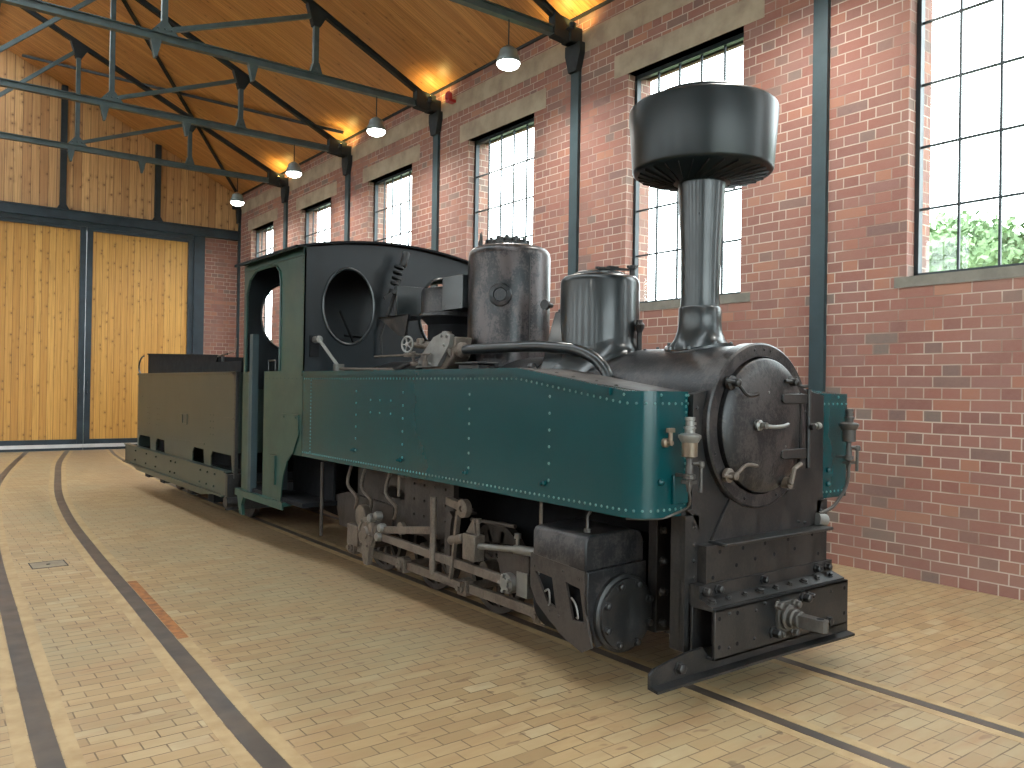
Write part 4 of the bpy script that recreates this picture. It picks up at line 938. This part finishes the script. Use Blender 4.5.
def wheel(x, y, sg, cw_a):
    t = 0.05; xo = x+sg*t/2; xi = x-sg*t/2
    w_ = MB().lathe((x, y, WZ), 'x', [(WR-0.04, -0.03), (WR, -0.03), (WR, 0.028), (WR-0.035, 0.03), (WR-0.045, 0.01), (WR-0.045, -0.01)], 48, cap=False)
    w_.lathe((x, y, WZ), 'x', [(WR-0.03, -0.012), (WR-0.03, 0.012)], 48) if False else None
    wm = w_.build('wheel', M['frame'], LOCO)
    sp = MB()
    for k in range(9):
        a = 2*PI*k/9+cw_a; sp.bar((x, y, WZ), (x, y+(WR-0.04)*math.cos(a), WZ+(WR-0.04)*math.sin(a)), 0.035, 0.04, ref=(1, 0, 0))
    sp.lathe((x, y, WZ), 'x', [(0.075, -0.04), (0.075, 0.04)], 20)
    sp.build('spokes', M['frame'], wm)
    pts = [(y+(WR-0.04)*math.cos(a), WZ+(WR-0.04)*math.sin(a)) for a in [cw_a+PI-0.9+k*1.8/8 for k in range(9)]]
    MB().prism(pts, 'x', x-0.02, x+0.03).build('counterweight', M['frame'], wm)
    if sg < 0: MB().lathe((x, y, WZ), (sg, 0, 0), [(0.06, 0.04), (0.05, 0.13), (0, 0.14)], 18).build('axle_end', M['gear'], wm)
    return wm
for y in WY:
    wheel(3.25, y, -1, math.radians(-95)); wheel(4.01, y, 1, math.radians(-95))
for y in WY: MB().tube([(3.25, y, WZ), (4.01, y, WZ)], 0.045, 12).build('axle', M['inner'], LOCO)
# connecting-rod side
def rod(p, q, h, name='connecting_rod', ends=(0.05, 0.05), t=0.035, mat='gear'):
    m = MB().bar(p, q, t, h)
    d = (Vector(q)-Vector(p)).normalized()
    for c, r in ((p, ends[0]), (q, ends[1])):
        if r: m.lathe(c, (-1, 0, 0), [(r, -t*0.75), (r, t*0.75), (r*0.55, t*0.8), (r*0.55, t*1.1), (0, t*1.15)], 20)
    return m.build(name, M[mat], LOCO, bevel=0.003)
CRZ = 0.20; RX = 2.93
pins = [y-0.08 for y in WY]
for i in range(3):
    m = rod((RX, pins[i], CRZ+0.03), (RX, pins[i+1], CRZ+0.03), 0.058, 'coupling_rod', (0.058, 0.058))
for i, y in enumerate(pins):
    MB().tube([(3.22, y+0.0, CRZ+0.03), (2.89, y, CRZ+0.03)], 0.028, 12).box((RX-0.04, y-0.05, CRZ-0.02), (RX+0.02, y+0.05, CRZ+0.08)).build('crank_pin', M['gear'], LOCO, bevel=0.006)
    MB().lathe((2.885, y, CRZ+0.03), (-1, 0, 0), [(0.035, -0.02), (0.035, 0.012), (0.018, 0.016), (0.018, 0.03), (0, 0.03)], 12).build('pin_cap', M['gear'], LOCO)
rod((2.87, 3.78, 0.375), (2.87, 5.42, 0.40), 0.055, 'connecting_rod', (0.04, 0.055))
cr = MB().lathe((2.84, 5.52, 0.40), (-1, 0, 0), [(0.12, -0.02), (0.12, 0.015), (0.09, 0.02), (0.085, 0.01), (0.05, 0.01), (0.045, 0.03), (0, 0.03)], 28).prism([(5.43, 0.40), (5.47, 0.17), (5.53, 0.17), (5.62, 0.40)], 'x', 2.82, 2.86)
for a in range(0, 360, 60): cr.bolt((2.82, 5.52+0.10*math.cos(math.radians(a)), 0.40+0.10*math.sin(math.radians(a))), (-1, 0, 0), 0.011, 0.012)
cr.build('crank_disc', M['gear'], LOCO)
MB().lathe((2.90, 5.70, 0.50), (-1, 0, 0), [(0.085, -0.03), (0.085, 0.03), (0, 0.035)], 24).box((2.86, 5.72, 0.26), (2.93, 5.90, 0.42)).build('crank_web', M['gear'], LOCO, bevel=0.006)
for (y_, z_) in ((5.46, 0.52), (5.36, 0.55), (5.30, 0.47), (5.34, 0.40)):
    MB().lathe((2.84, y_, z_), (-1, 0, 0), [(0.03, -0.03), (0.034, 0.0), (0.028, 0.02), (0, 0.028)], 14).build('oil_cup', M['bright'], LOCO)
rod((2.86, 5.36, 0.445), (2.86, 4.60, 0.555), 0.048, 'eccentric_rod', (0.04, 0.0))
MB().lathe((2.87, 5.05, 0.50), (-1, 0, 0), [(0.045, -0.015), (0.045, 0.015), (0, 0.02)], 18).build('rod_boss', M['gear'], LOCO)
MB().tube([(2.85, 4.60, 0.775), (2.85, 4.60, 0.27)], 0.022, 12).build('link_hanger', M['gear'], LOCO)
MB().bar((2.86, 4.60, 0.27), (2.87, 4.28, 0.26), 0.03, 0.03).build('link_foot', M['gear'], LOCO)
# expansion link (curved slotted link) and radius gear
lk_pts = [(4.44+0.05*math.cos(math.radians(a)), 0.50+0.20*math.sin(math.radians(a))) for a in range(-90, 91, 15)]
lk2 = [(4.40+0.03*math.cos(math.radians(a)), 0.50+0.17*math.sin(math.radians(a))) for a in range(90, -91, -15)]
MB().prism(lk_pts+lk2, 'x', 2.87, 2.90).build('expansion_link', M['frame'], LOCO)
MB().bar((2.85, 4.30, 0.72), (2.85, 4.33, 0.55), 0.025, 0.03).bar((2.85, 4.33, 0.55), (2.85, 4.38, 0.28), 0.02, 0.025).build('combination_lever', M['gear'], LOCO)
MB().tube([(2.85, 4.24, 0.56), (2.86, 4.40, 0.52)], 0.03, 12).box((2.82, 4.08, 0.44), (2.90, 4.21, 0.60)).prism([(4.22, 0.60), (4.14, 0.70), (4.12, 0.60)], 'x', 2.85, 2.88).build('valve_crosshead', M['gear'], LOCO, bevel=0.006)
MB().lathe((2.86, 4.10, 0.60), 'z', [(0.012, 0), (0.012, 0.07), (0.022, 0.075), (0.022, 0.10), (0, 0.10)], 12).build('oil_pot', M['gear'], LOCO)
MB().lathe((2.85, 4.24, 0.745), (-1, 0, 0), [(0.058, -0.02), (0.058, 0.02), (0.02, 0.024), (0.02, 0.012), (0, 0.012)], 20).bar((2.86, 4.24, 0.745), (2.9, 4.50, 0.76), 0.04, 0.05).build('reversing_arm', M['gear'], LOCO)
MB().tube([(2.88, 4.2, 0.68), (2.88, 3.75, 0.70)], 0.012, 8).build('drain_rod', M['frame'], LOCO)
MB().tube([(2.86, 4.08, 0.535), (2.86, 3.72, 0.575)], 0.019, 12).tube([(2.86, 3.72, 0.575), (2.86, 3.42, 0.60)], [0.028, 0.028], 12).build('valve_spindle', M['bright'], LOCO)
MB().lathe((2.86, 3.70, 0.60), 'z', [(0.012, 0), (0.012, 0.04), (0.022, 0.042), (0.022, 0.07), (0, 0.07)], 10).build('oil_pot', M['bright'], LOCO)
MB().prism([(3.62, 0.57), (3.92, 0.54), (3.92, 0.50), (3.90, 0.42), (3.80, 0.34), (3.62, 0.36)], 'x', 2.88, 2.91).build('guide_bracket', M['frame'], LOCO, bevel=0.003)
MB().bar((2.93, 4.25, 0.50), (2.93, 3.40, 0.56), 0.05, 0.03).build('slide_bar', M['frame'], LOCO)
xh = MB().lathe((2.86, 3.78, 0.37), (-1, 0, 0), [(0.06, -0.04), (0.06, 0.02), (0.035, 0.025), (0.035, 0.04), (0, 0.04)], 14)
for a in range(0, 360, 72): xh.bolt((2.84, 3.78+0.045*math.cos(math.radians(a)), 0.37+0.045*math.sin(math.radians(a))), (-1, 0, 0), 0.013, 0.02)
xh.box((2.87, 3.62, 0.31), (2.97, 3.72, 0.45)).tube([(2.90, 3.88, 0.37), (2.90, 3.70, 0.37)], 0.03, 10)
xh.build('crosshead', M['bright'], LOCO)
MB().tube([(2.93, 3.68, 0.38), (2.93, 3.40, 0.39)], 0.022, 12).build('piston_rod', M['bright'], LOCO)
MB().box((2.86, 3.43, 0.48), (2.90, 3.50, 0.56)).build('gland_block', M['gear'], LOCO)
MB().box((2.87, 3.36, 0.20), (2.94, 3.50, 0.36)).lathe((2.865, 3.40, 0.29), (-1, 0, 0), [(0.05, -0.02), (0.05, 0.015), (0.03, 0.02), (0.03, 0.0), (0, 0.0)], 20).build('rod_bearing', M['brass'], LOCO, bevel=0.008)
MB().tube([(2.85, 6.36, 0.86), (2.85, 6.36, 0.25)], 0.014, 10).build('drop_pipe', M['frame'], LOCO)
for (y0, z0) in ((4.98, 0.90), (3.42, 0.92)):
    MB().tube([(2.80, y0-0.08, z0-0.02), (2.80, y0, z0-0.02), (2.80, y0, z0-0.16)], 0.010, 8).build('overflow_pipe', M['gear'], LOCO)
# springs and ashpan shapes deep behind the gear
for y in (4.8, 5.58):
    sp = MB()
    for k in range(5): sp.box((3.10, y-0.24+k*0.04, 0.64+k*0.018), (3.17, y+0.24-k*0.04, 0.655+k*0.018))
    sp.build('leaf_spring', M['frame'], LOCO, smooth=False)
MB().prism([(5.60, 0.30), (6.5, 0.30), (6.6, 0.55), (6.35, 0.60), (5.55, 0.58)], 'x', 3.08, 3.12).build('ash_pan', M['frame'], LOCO, smooth=False)
for y in (5.85, 6.1, 5.45):
    MB().tube(smoothpath([(3.0, y, 0.88), (2.98, y+0.05, 0.7), (3.0, y-0.08, 0.60), (3.02, y-0.02, 0.5)], 4), 0.014, 8).build('injector_hose', M['gear'], LOCO)

# --- cylinders
def cylinder(sg):
    def X(x): return x if sg < 0 else 2*XC-x
    zt = 0.775
    c = MB()
    # upper valve chest cover box, wrapping over
    c.prism([(X(2.73), 0.595), (X(2.73), zt-0.03), (X(2.745), zt-0.008), (X(2.77), zt), (X(3.05), zt+0.01), (X(3.12), zt-0.01), (X(3.14), zt-0.05), (X(3.14), 0.61)], 'y', 2.985, 3.40)
    root = c.build('valve_chest_cover', M['smokebox'], LOCO, bevel=0.01)
    b = MB().lathe((X(2.965), 0, 0.372), 'y', [(0.190, 2.95), (0.195, 3.44)], 48)
    b.prism([(X(2.93), 0.50), (X(2.93), 0.70), (X(3.40), 0.70), (X(3.40), 0.50)], 'y', 3.02, 3.39).prism([(X(2.95), 0.25), (X(2.95), 0.55), (X(3.40), 0.55), (X(3.40), 0.25)], 'y', 3.0, 3.38)
    b.build('cylinder_block', M['inner'], LOCO)  # dark colour stands for the shade inside the cladding openings
    # side cladding with two cut-outs, seen as a plate
    outer = [(3.40, 0.59), (2.99, 0.59), (2.985, 0.40), (2.94, 0.235), (3.03, 0.20), (3.12, 0.235), (3.28, 0.33), (3.40, 0.44)]
    hol = [[(3.375, 0.535), (3.235, 0.525), (3.20, 0.375), (3.275, 0.395)], [(3.13, 0.525), (3.02, 0.51), (2.985, 0.35), (3.07, 0.345)]]
    outer = [(3.415, 0.625), (2.985, 0.60), (2.985, 0.42), (2.93, 0.24), (3.0, 0.20), (3.12, 0.235), (3.25, 0.30), (3.36, 0.37), (3.415, 0.45)]
    p = MB().plate(outer, hol, 'x', X(2.728), X(2.742))
    for y_, z_ in ((3.38, 0.56), (3.15, 0.575), (3.02, 0.56), (3.18, 0.34), (3.25, 0.35)): p.rivet((X(2.728), y_, z_), (sg, 0, 0), 0.008)
    p.build('cylinder_cladding', M['frame'], LOCO, smooth=False)
    # front face sheet
    ff = [(X(2.73), 0.60), (X(3.14), 0.615), (X(3.14), 0.25), (X(2.80), 0.22), (X(2.73), 0.40)]
    MB().prism(ff, 'y', 2.965, 2.985).build('cylinder_front_sheet', M['smokebox'], LOCO, bevel=0.004)
    cv = MB().lathe((X(2.965), 2.965, 0.372), (0, -1, 0), [(0.198, -0.01), (0.198, 0.022), (0.190, 0.028), (0.180, 0.03), (0.178, 0.045), (0.14, 0.048), (0.12, 0.038), (0, 0.034)], 56)
    for k in range(8):
        a = math.radians(k*45+22); cv.bolt((X(2.965)+0.158*math.cos(a), 2.92, 0.372+0.158*math.sin(a)), (0, -1, 0), 0.019, 0.024)
    cv.build('cylinder_cover', M['black'], LOCO)
    fl_ = MB().box((X(3.15), 2.90, 0.25), (X(3.28), 2.96, 0.88)).box((X(3.275), 2.66, 0.22), (X(3.30), 2.98, 0.90)).box((X(3.14), 2.64, 0.86), (X(3.4), 2.70, 0.93))
    for z in (0.30, 0.46, 0.62, 0.78): fl_.bolt((X(3.19), 2.90, z), (0, -1, 0), 0.02, 0.03)
    fl_.build('cylinder_flange', M['black'], LOCO, bevel=0.004)
    wr = MB().tube(smoothpath([(X(2.736), 3.30, 0.44), (X(2.72), 3.25, 0.46), (X(2.72), 3.24, 0.40), (X(2.736), 3.27, 0.37)], 4), 0.005, 6).tube(smoothpath([(X(2.736), 3.09, 0.45), (X(2.72), 3.04, 0.43), (X(2.72), 3.02, 0.37), (X(2.736), 3.05, 0.36)], 4), 0.005, 6)
    wr.build('wire_hook', M['bright'], LOCO)
    MB().tube([(X(2.80), 3.05, 0.78), (X(2.80), 3.05, 0.86), (X(2.84), 3.05, 0.91)], 0.007, 6).lathe((X(2.80), 3.05, 0.78), 'z', [(0.018, 0), (0.018, 0.02), (0, 0.02)], 8).build('oil_pipe', M['iron'], LOCO)
cylinder(-1); cylinder(1)

# --- front end: box plate, beam, coupling, guard
fb = MB().box((3.12, 2.555, 0.575), (4.14, 2.62, 0.755))
fbp = fb.build('front_box', M['black'], LOCO)
fh = MB()
for x_, z_ in ((3.22, 0.72), (3.40, 0.72), (3.58, 0.725), (3.78, 0.725), (4.0, 0.73), (3.17, 0.60), (3.35, 0.64), (3.50, 0.655), (3.66, 0.66), (3.84, 0.67), (4.06, 0.62)): fh.lathe((x_, 2.555, z_), (0, -1, 0), [(0.010, -0.0), (0.010, 0.001), (0, 0.001)], 10)
fh.build('bolt_holes', M['inner'], fbp)
MB().box((3.20, 2.50, 0.752), (4.12, 2.62, 0.768)).build('foot_ledge', M['black'], LOCO, bevel=0.003)
for xa, xb, xc_, xd in ((3.03, 3.06, 3.06, 3.13), (4.20, 4.23, 4.13, 4.20)):
    MB().box((min(xa, xc_), 2.61, 0.25), (max(xb, xd), 2.64, 0.90)).box((xa, 2.635, 0.25), (xb, 2.70, 0.92)).rivets(((xc_+xd)/2, 2.61, 0.60), ((xc_+xd)/2, 2.61, 0.84), 4, (0, -1, 0), 0.012).build('side_angle', M['black'], LOCO)
ag = MB().prism([(2.62, 0.575), (2.545, 0.575), (2.545, 0.56), (2.545, 0.515), (2.47, 0.49), (2.47, 0.48), (2.62, 0.48)], 'x', 3.06, 4.18)
for i in range(9): ag.bolt((3.10+i*0.125, 2.505, 0.505), (0, -0.3, 1), 0.013 if i % 3 else 0.02, 0.014)
for x_ in (3.10, 3.19, 3.55, 4.02, 4.12): ag.bolt((x_, 2.543, 0.545), (0, -1, 0.1), 0.019, 0.03)
ag.build('top_angle_iron', M['black'], LOCO)
bm_ = MB().box((3.06, 2.45, 0.243), (4.185, 2.464, 0.482)).box((3.06, 2.45, 0.468), (4.185, 2.60, 0.482)).box((3.06, 2.45, 0.243), (4.185, 2.60, 0.257)).box((3.20, 2.46, 0.25), (3.22, 2.6, 0.47)).box((4.05, 2.46, 0.25), (4.07, 2.6, 0.47)).box((3.06, 2.585, 0.243), (4.185, 2.60, 0.482))
for x_, z_ in ((3.165, 0.452), (3.37, 0.435), (3.44, 0.46), (3.86, 0.44), (3.55, 0.455), (4.02, 0.44), (3.165, 0.29), (3.36, 0.30), (4.02, 0.30)): bm_.rivet((x_, 2.45, z_), (0, -1, 0), 0.010)
bmo = bm_.build('buffer_beam', M['black'], LOCO, bevel=0.003)
bh_ = MB()
for x_, z_ in ((3.092, 0.438), (3.092, 0.305), (4.150, 0.441), (4.150, 0.304), (3.225, 0.446), (3.225, 0.30)): bh_.lathe((x_, 2.4495, z_), (0, -1, 0), [(0.0105, 0), (0.0105, 0.0006), (0, 0.0006)], 12)
bh_.build('bolt_holes', M['inner'], bmo)
cpn = MB().box((3.525, 2.43, 0.30), (3.665, 2.45, 0.45))
cpn.lathe((3.595, 2.425, 0.375), (0, -1, 0), [(0.062, 0), (0.062, 0.015), (0.046, 0.02), (0.05, 0.045), (0.04, 0.05), (0.044, 0.075), (0.034, 0.08)], 24)
for dx, dz in ((-0.075, 0.07), (0.075, 0.06), (-0.06, -0.07), (0.06, -0.08)): cpn.bolt((3.58+dx, 2.425, 0.375+dz), (0, -1, 0), 0.02, 0.03)
cpn.prism([(3.565, 2.35), (3.565, 2.235), (3.572, 2.215), (3.595, 2.205), (3.618, 2.215), (3.625, 2.235), (3.625, 2.35)], 'z', 0.345, 0.405)
cpm2 = cpn.build('coupling_hook', M['iron'], LOCO, bevel=0.004)
MB().lathe((3.595, 2.245, 0.4055), 'z', [(0.018, 0), (0.018, 0.001), (0, 0.001)], 16).build('pin_hole', M['inner'], cpm2)
for x_, z_, r_, h_ in ((3.76, 0.448, 0.024, 0.045), (3.80, 0.455, 0.013, 0.04), (3.50, 0.31, 0.024, 0.05), (4.0, 0.285, 0.024, 0.02)):
    MB().bolt((x_, 2.45, z_), (0, -1, 0), r_, h_).build('beam_bolt', M['black'], bmo)
# rail guard: an L-shaped bent bar right across
gd = MB()
prof = [(2.685, 0.24, 2.50), (2.72, 0.262, 2.50), (2.92, 0.295, 2.50), (3.04, 0.30, 2.50), (3.10, 0.225, 2.50), (3.6, 0.222, 2.50), (4.17, 0.222, 2.50), (4.21, 0.27, 2.50), (4.27, 0.265, 2.50)]
low = 0.175
vs = []
for x_, zt_, y_ in prof:
    zb_ = low if x_ < 4.1 else low-0.01
    vs.append([gd.bm.verts.new(p) for p in ((x_, y_, zt_), (x_, y_+0.016, zt_), (x_, y_+0.016, zb_), (x_, y_-0.045, zb_-0.006), (x_, y_-0.045, zb_+0.006), (x_, y_, zb_+0.014))])
for i in range(len(vs)-1):
    for k in range(6): gd.bm.faces.new((vs[i][k], vs[i+1][k], vs[i+1][(k+1)%6], vs[i][(k+1)%6]))
gd.bm.faces.new(vs[0]); gd.bm.faces.new(vs[-1][::-1])
gd.bolt((2.87, 2.50, 0.24), (0, -1, 0), 0.026, 0.03)
for x_ in (3.1, 4.1): gd.box((x_-0.03, 2.51, 0.19), (x_+0.03, 2.58, 0.245))
gd.build('rail_guard', M['black'], LOCO)

# --- displacement lubricators at each smokebox shoulder
def lubricator(x, z, mat_bowl, sg):
    y = 2.545
    r = MB().lathe((x, y, z), 'z', [(0.012, -0.20), (0.018, -0.16), (0.018, -0.13), (0.035, -0.125), (0.035, -0.10), (0.022, -0.095), (0.022, -0.05), (0.016, -0.04), (0.018, 0.0), (0.03, 0.005)], 16)
    r.box((x-0.035, y-0.03, z-0.155), (x+0.035, y+0.03, z-0.135)).box((x-0.01, y, z-0.12), (x+0.01, 2.64, z-0.10))
    o = r.build('lubricator', M['iron'], LOCO)
    MB().lathe((x, y, z), 'z', [(0.03, 0.0), (0.045, 0.005), (0.046, 0.09), (0.04, 0.095)], 24).build('oil_bowl', mat_bowl, o)
    MB().lathe((x, y, z), 'z', [(0.05, 0.088), (0.066, 0.115), (0.066, 0.13), (0.05, 0.138), (0.03, 0.142), (0.03, 0.165), (0.036, 0.168), (0.036, 0.178), (0.025, 0.182), (0.025, 0.215), (0.03, 0.218), (0.03, 0.235), (0, 0.237)], 12).box((x+0.02, y-0.01, z+0.19), (x+0.045, y+0.01, z+0.205)).build('bowl_cap', M['bright'] if sg < 0 else M['iron'], o)
    MB().tube([(x+0.02, y, z-0.04), (x+0.075, y-0.01, z-0.04), (x+0.085, y-0.015, z-0.045)], 0.013, 8).lathe((x+0.085, y-0.015, z-0.045), 'z', [(0, -0.025), (0.02, -0.015), (0.022, 0), (0.018, 0.018), (0, 0.022)], 12).tube([(x+0.085, y-0.015, z-0.05), (x+0.082, y-0.015, z-0.21)], [0.010, 0.012], 8).build('valve_lever', M['iron'], o)
    for q in [o]+list(o.children):
        for vtx in q.data.vertices:
            p = vtx.co + org(LOCO); p = Vector((x+(p.x-x)*0.82, y+(p.y-y)*0.82, z+(p.z-z)*0.80)); vtx.co = p-org(LOCO)
    return o
lu = lubricator(2.975, 1.19, M['brass'], -1); lu2 = lubricator(4.335, 1.225, M['iron'], 1)
MB().tube(smoothpath([(2.975, 2.545, 1.03), (2.985, 2.545, 0.99), (2.995, 2.57, 0.95), (2.96, 2.62, 0.915), (2.90, 2.66, 0.893), (2.80, 2.78, 0.885)], 5), 0.006, 8).build('oil_pipe', M['iron'], LOCO)
MB().tube(smoothpath([(4.335, 2.545, 1.085), (4.335, 2.545, 1.02), (4.32, 2.56, 0.95), (4.24, 2.58, 0.86), (4.12, 2.59, 0.83)], 5), 0.010, 8).build('oil_pipe', M['iron'], LOCO)
MB().tube([(4.11, 2.60, 0.80), (4.17, 2.585, 0.79)], 0.035, 16).build('drain_stub', M['bright'], LOCO)

# ============================================================ TENDER
TX0, TX1 = 2.75, 4.51
TEN = empty('tender', (XC, 10.3, 0), 'long grey-green riveted tender with black coal bunker behind the locomotive cab', 'tender')
def tender_side(sg):
    def X(x): return x if sg < 0 else 2*XC-x
    def notch(a, b, z): return [(a, 0.60), (a+0.03, z), (b-0.06, z), (b, z-0.05), (b, 0.60)]
    low_ = [(8.22, 0.60)]
    for a, b in ((8.32, 9.02), (9.25, 9.70), (10.9, 11.35), (11.62, 12.28)): low_ += notch(a, b, 0.77)
    low_ += [(12.36, 0.60)]
    mb = MB().prism(low_+[(12.36, 1.62), (8.22, 1.62)], 'x', X(2.75), X(2.762))
    nx = (sg, 0, 0)
    mb.rivets((X(2.75), 8.3, 1.60), (X(2.75), 12.3, 1.60), 70, nx, 0.0055).rivets((X(2.75), 12.32, 0.85), (X(2.75), 12.32, 1.58), 12, nx, 0.0055)
    for yc in (8.95, 11.2, 11.7):
        for dy in (0, 0.1):
            for k in range(4): mb.rivet((X(2.75), yc+dy, 0.95+k*0.07), nx, 0.0065)
    mb.box((X(2.740), 8.22, 1.448), (X(2.75), 12.36, 1.458)).box((X(2.735), 8.22, 1.60), (X(2.75), 12.36, 1.625))
    s = mb.build('side_sheet', M['tendergreen'], TEN, smooth=False)
    e = MB().prism([(8.20, 1.62), (8.20, 0.55), (8.235, 0.55), (8.235, 1.5), (8.27, 1.58), (8.35, 1.62)], 'x', X(2.735), X(2.77))
    e.rivets((X(2.735), 8.218, 0.62), (X(2.735), 8.218, 1.50), 18, nx, 0.006).build('corner_angle', M['black'], s)
    l_ = MB()
    for a, b in (((9.93, 1.02), (10.12, 1.02)), ((9.93, 1.02), (9.93, 1.13)), ((10.12, 1.02), (10.12, 1.13)), ((9.93, 1.13), (10.25, 1.13))): l_.bar((X(2.748), a[0], a[1]), (X(2.748), b[0], b[1]), 0.012, 0.012)
    l_.build('card_holder', M['tendergreen'], s)
    for a_, b_, c_ in ((8.3, 8.6, 1.14), (12.1, 12.34, 1.3)): MB().box((X(2.744), a_, c_), (X(2.75), b_, c_+0.01)).build('bead', M['tendergreen'], s)
    MB().bar((X(2.75), 9.25, 0.83), (X(2.75), 10.85, 0.80), 0.012, 0.02).build('step_bead', M['tendergreen'], s)
tender_side(-1); tender_side(1)
MB().box((2.762, 8.22, 0.80), (4.498, 8.24, 1.62)).box((2.762, 12.34, 0.60), (4.498, 12.36, 1.62)).box((2.762, 8.24, 1.585), (4.498, 12.34, 1.60)).build('tank_end', M['tendergreen'], TEN, smooth=False)
MB().box((2.90, 8.25, 0.50), (4.36, 12.3, 0.58)).box((3.0, 8.6, 0.2), (3.02, 12.2, 0.78)).build('under_tank', M['inner'], TEN, smooth=False)
for sg in (-1, 1):
    X = (lambda x: x) if sg < 0 else (lambda x: 2*XC-x)
    fr = MB().box((X(2.70), 8.36, 0.36), (X(2.715), 12.86, 0.60)).box((X(2.66), 8.36, 0.35), (X(2.76), 12.86, 0.365)).box((X(2.68), 8.36, 0.595), (X(2.76), 12.86, 0.61)).prism([(8.6, 0.36), (9.2, 0.28), (12.2, 0.28), (12.6, 0.36)], 'x', X(2.71), X(2.73))
    for yc in (8.7, 8.95, 9.2, 10.2, 10.4, 11.1, 11.6, 12.2): fr.bolt((X(2.70), yc, 0.55), (sg, 0, 0), 0.012, 0.014).bolt((X(2.70), yc+0.03, 0.42), (sg, 0, 0), 0.012, 0.014)
    fr.build('frame_channel', M['tendergreen'], TEN)
MB().box((2.70, 8.30, 0.22), (4.56, 8.36, 0.58)).lathe((2.80, 8.33, 0.30), (-1, 0, 0), [(0.06, -0.05), (0.06, 0.11), (0, 0.11)], 14).build('drag_beam', M['black'], TEN, smooth=False)
MB().box((2.70, 12.80, 0.36), (4.56, 12.86, 0.60)).build('rear_beam', M['black'], TEN, smooth=False)
MB().box((3.45, 8.10, 0.30), (3.81, 8.32, 0.36)).build('drawbar', M['inner'], TEN, smooth=False)
for y in (9.15, 9.95, 11.2, 12.0):
    for x in (3.25, 4.01):
        MB().lathe((x, y, 0.264), 'x', [(0.20, -0.03), (0.26, -0.03), (0.26, 0.03), (0.20, 0.03)], 36).build('wheel', M['frame'], TEN)
    MB().tube([(3.2, y, 0.26), (4.06, y, 0.26)], 0.04, 10).build('axle', M['inner'], TEN)
    MB().box((2.80, y-0.1, 0.2), (2.9, y+0.1, 0.4)).build('axle_box', M['inner'], TEN)
bk = MB()
for xa_ in (2.86, 4.385):
    bk.prism([(12.30, 1.60), (12.30, 1.905), (9.18, 1.815), (9.26, 1.74), (9.30, 1.60)], 'x', xa_, xa_+0.015)
    bk.bar((xa_, 12.30, 1.90), (xa_, 9.2, 1.812), 0.03, 0.016)
bk.box((2.86, 12.285, 1.60), (4.40, 12.30, 1.90)).box((2.875, 9.32, 1.60), (4.385, 9.335, 1.76))
bk.build('coal_bunker', M['inner'], TEN, smooth=False)
MB().box((2.80, 8.24, 1.60), (2.815, 9.22, 1.735)).build('low_coaming', M['inner'], TEN, smooth=False)
MB().tube(smoothpath([(2.80, 12.30, 1.87), (2.80, 12.42, 1.85), (2.80, 12.54, 1.78), (2.80, 12.56, 1.68), (2.80, 12.44, 1.60)], 4), 0.012, 8).build('rear_handrail', M['satin'], TEN)
MB().tube([(2.86, 9.02, 1.62), (2.86, 9.02, 1.82)], 0.014, 8).tube([(2.86, 9.18, 1.80), (2.86, 8.86, 1.82)], 0.010, 8).build('brake_handle', M['satin'], TEN)
MB().tube([(2.86, 8.78, 1.83), (2.86, 8.62, 1.84), (2.86, 8.60, 1.98)], 0.010, 8).build('water_valve_handle', M['copper'], TEN)
cm = MB().prism([(9.4, 1.59), (12.28, 1.59), (12.28, 1.70), (10.5, 1.74), (9.8, 1.68)], 'x', 2.90, 4.37)
cm.build('coal_load', M['coal'], TEN, smooth=False)

# ============================================================ OUTSIDE: bushes seen through the near window
def tree(x, y, h, rad, label):
    r = empty('broadleaf_tree', (x, y, -0.16), label, 'tree', 'trees outside the windows')
    MB().tube([(x, y, -0.16), (x+0.05, y, h*0.5), (x, y+0.1, h*0.8)], [0.14, 0.11, 0.06], 8).build('trunk', M['bark'], r)
    f = MB(); rnd = random.Random(int(x*10+y*7))
    cf = MB(); bmesh.ops.create_icosphere(cf.bm, subdivisions=4, radius=rad*0.86)
    for vv_ in cf.bm.verts:
        a = math.atan2(vv_.co.y, vv_.co.x); kk = 1+0.10*math.sin(a*5+vv_.co.z*2)+rnd.uniform(-0.05, 0.05)
        vv_.co = Vector((x+vv_.co.x*kk, y+vv_.co.y*kk, h-rad*0.55+vv_.co.z*0.75*kk))
    cf.build('inner_foliage', M['leaf'], r, smooth=False)
    for k in range(8000):
        a = rnd.random()*2*PI; u = rnd.uniform(-0.9, 1); rr = rad*(0.72+0.32*rnd.random())*(1+0.12*math.sin(a*5+u*4))
        c = Vector((x+rr*math.sqrt(1-u*u)*math.cos(a), y+rr*math.sqrt(1-u*u)*math.sin(a), h-rad*0.55+rr*u*0.75))
        d1 = Vector((rnd.uniform(-1, 1), rnd.uniform(-1, 1), rnd.uniform(-1, 1))).normalized()*0.10
        d2 = d1.cross(Vector((rnd.uniform(-1, 1), rnd.uniform(-1, 1), rnd.uniform(-1, 1)))).normalized()*0.06
        vs = [f.bm.verts.new(c+q) for q in (-d1, d2, d1, -d2)]; f.bm.faces.new(vs)
    f.build('foliage', M['leaf'], r, smooth=False)
for x, y, h, rd, l in ((20.5, 9.4, 5.3, 2.1, 'pale green leafy tree low in the right window, at its left edge'), (20.5, 4.9, 6.3, 2.1, 'pale green leafy tree filling the middle of the right window base'), (20.5, 0.2, 6.5, 2.1, 'pale green leafy tree at the right picture edge behind the window')):
    tree(x, y, h, rd, l)
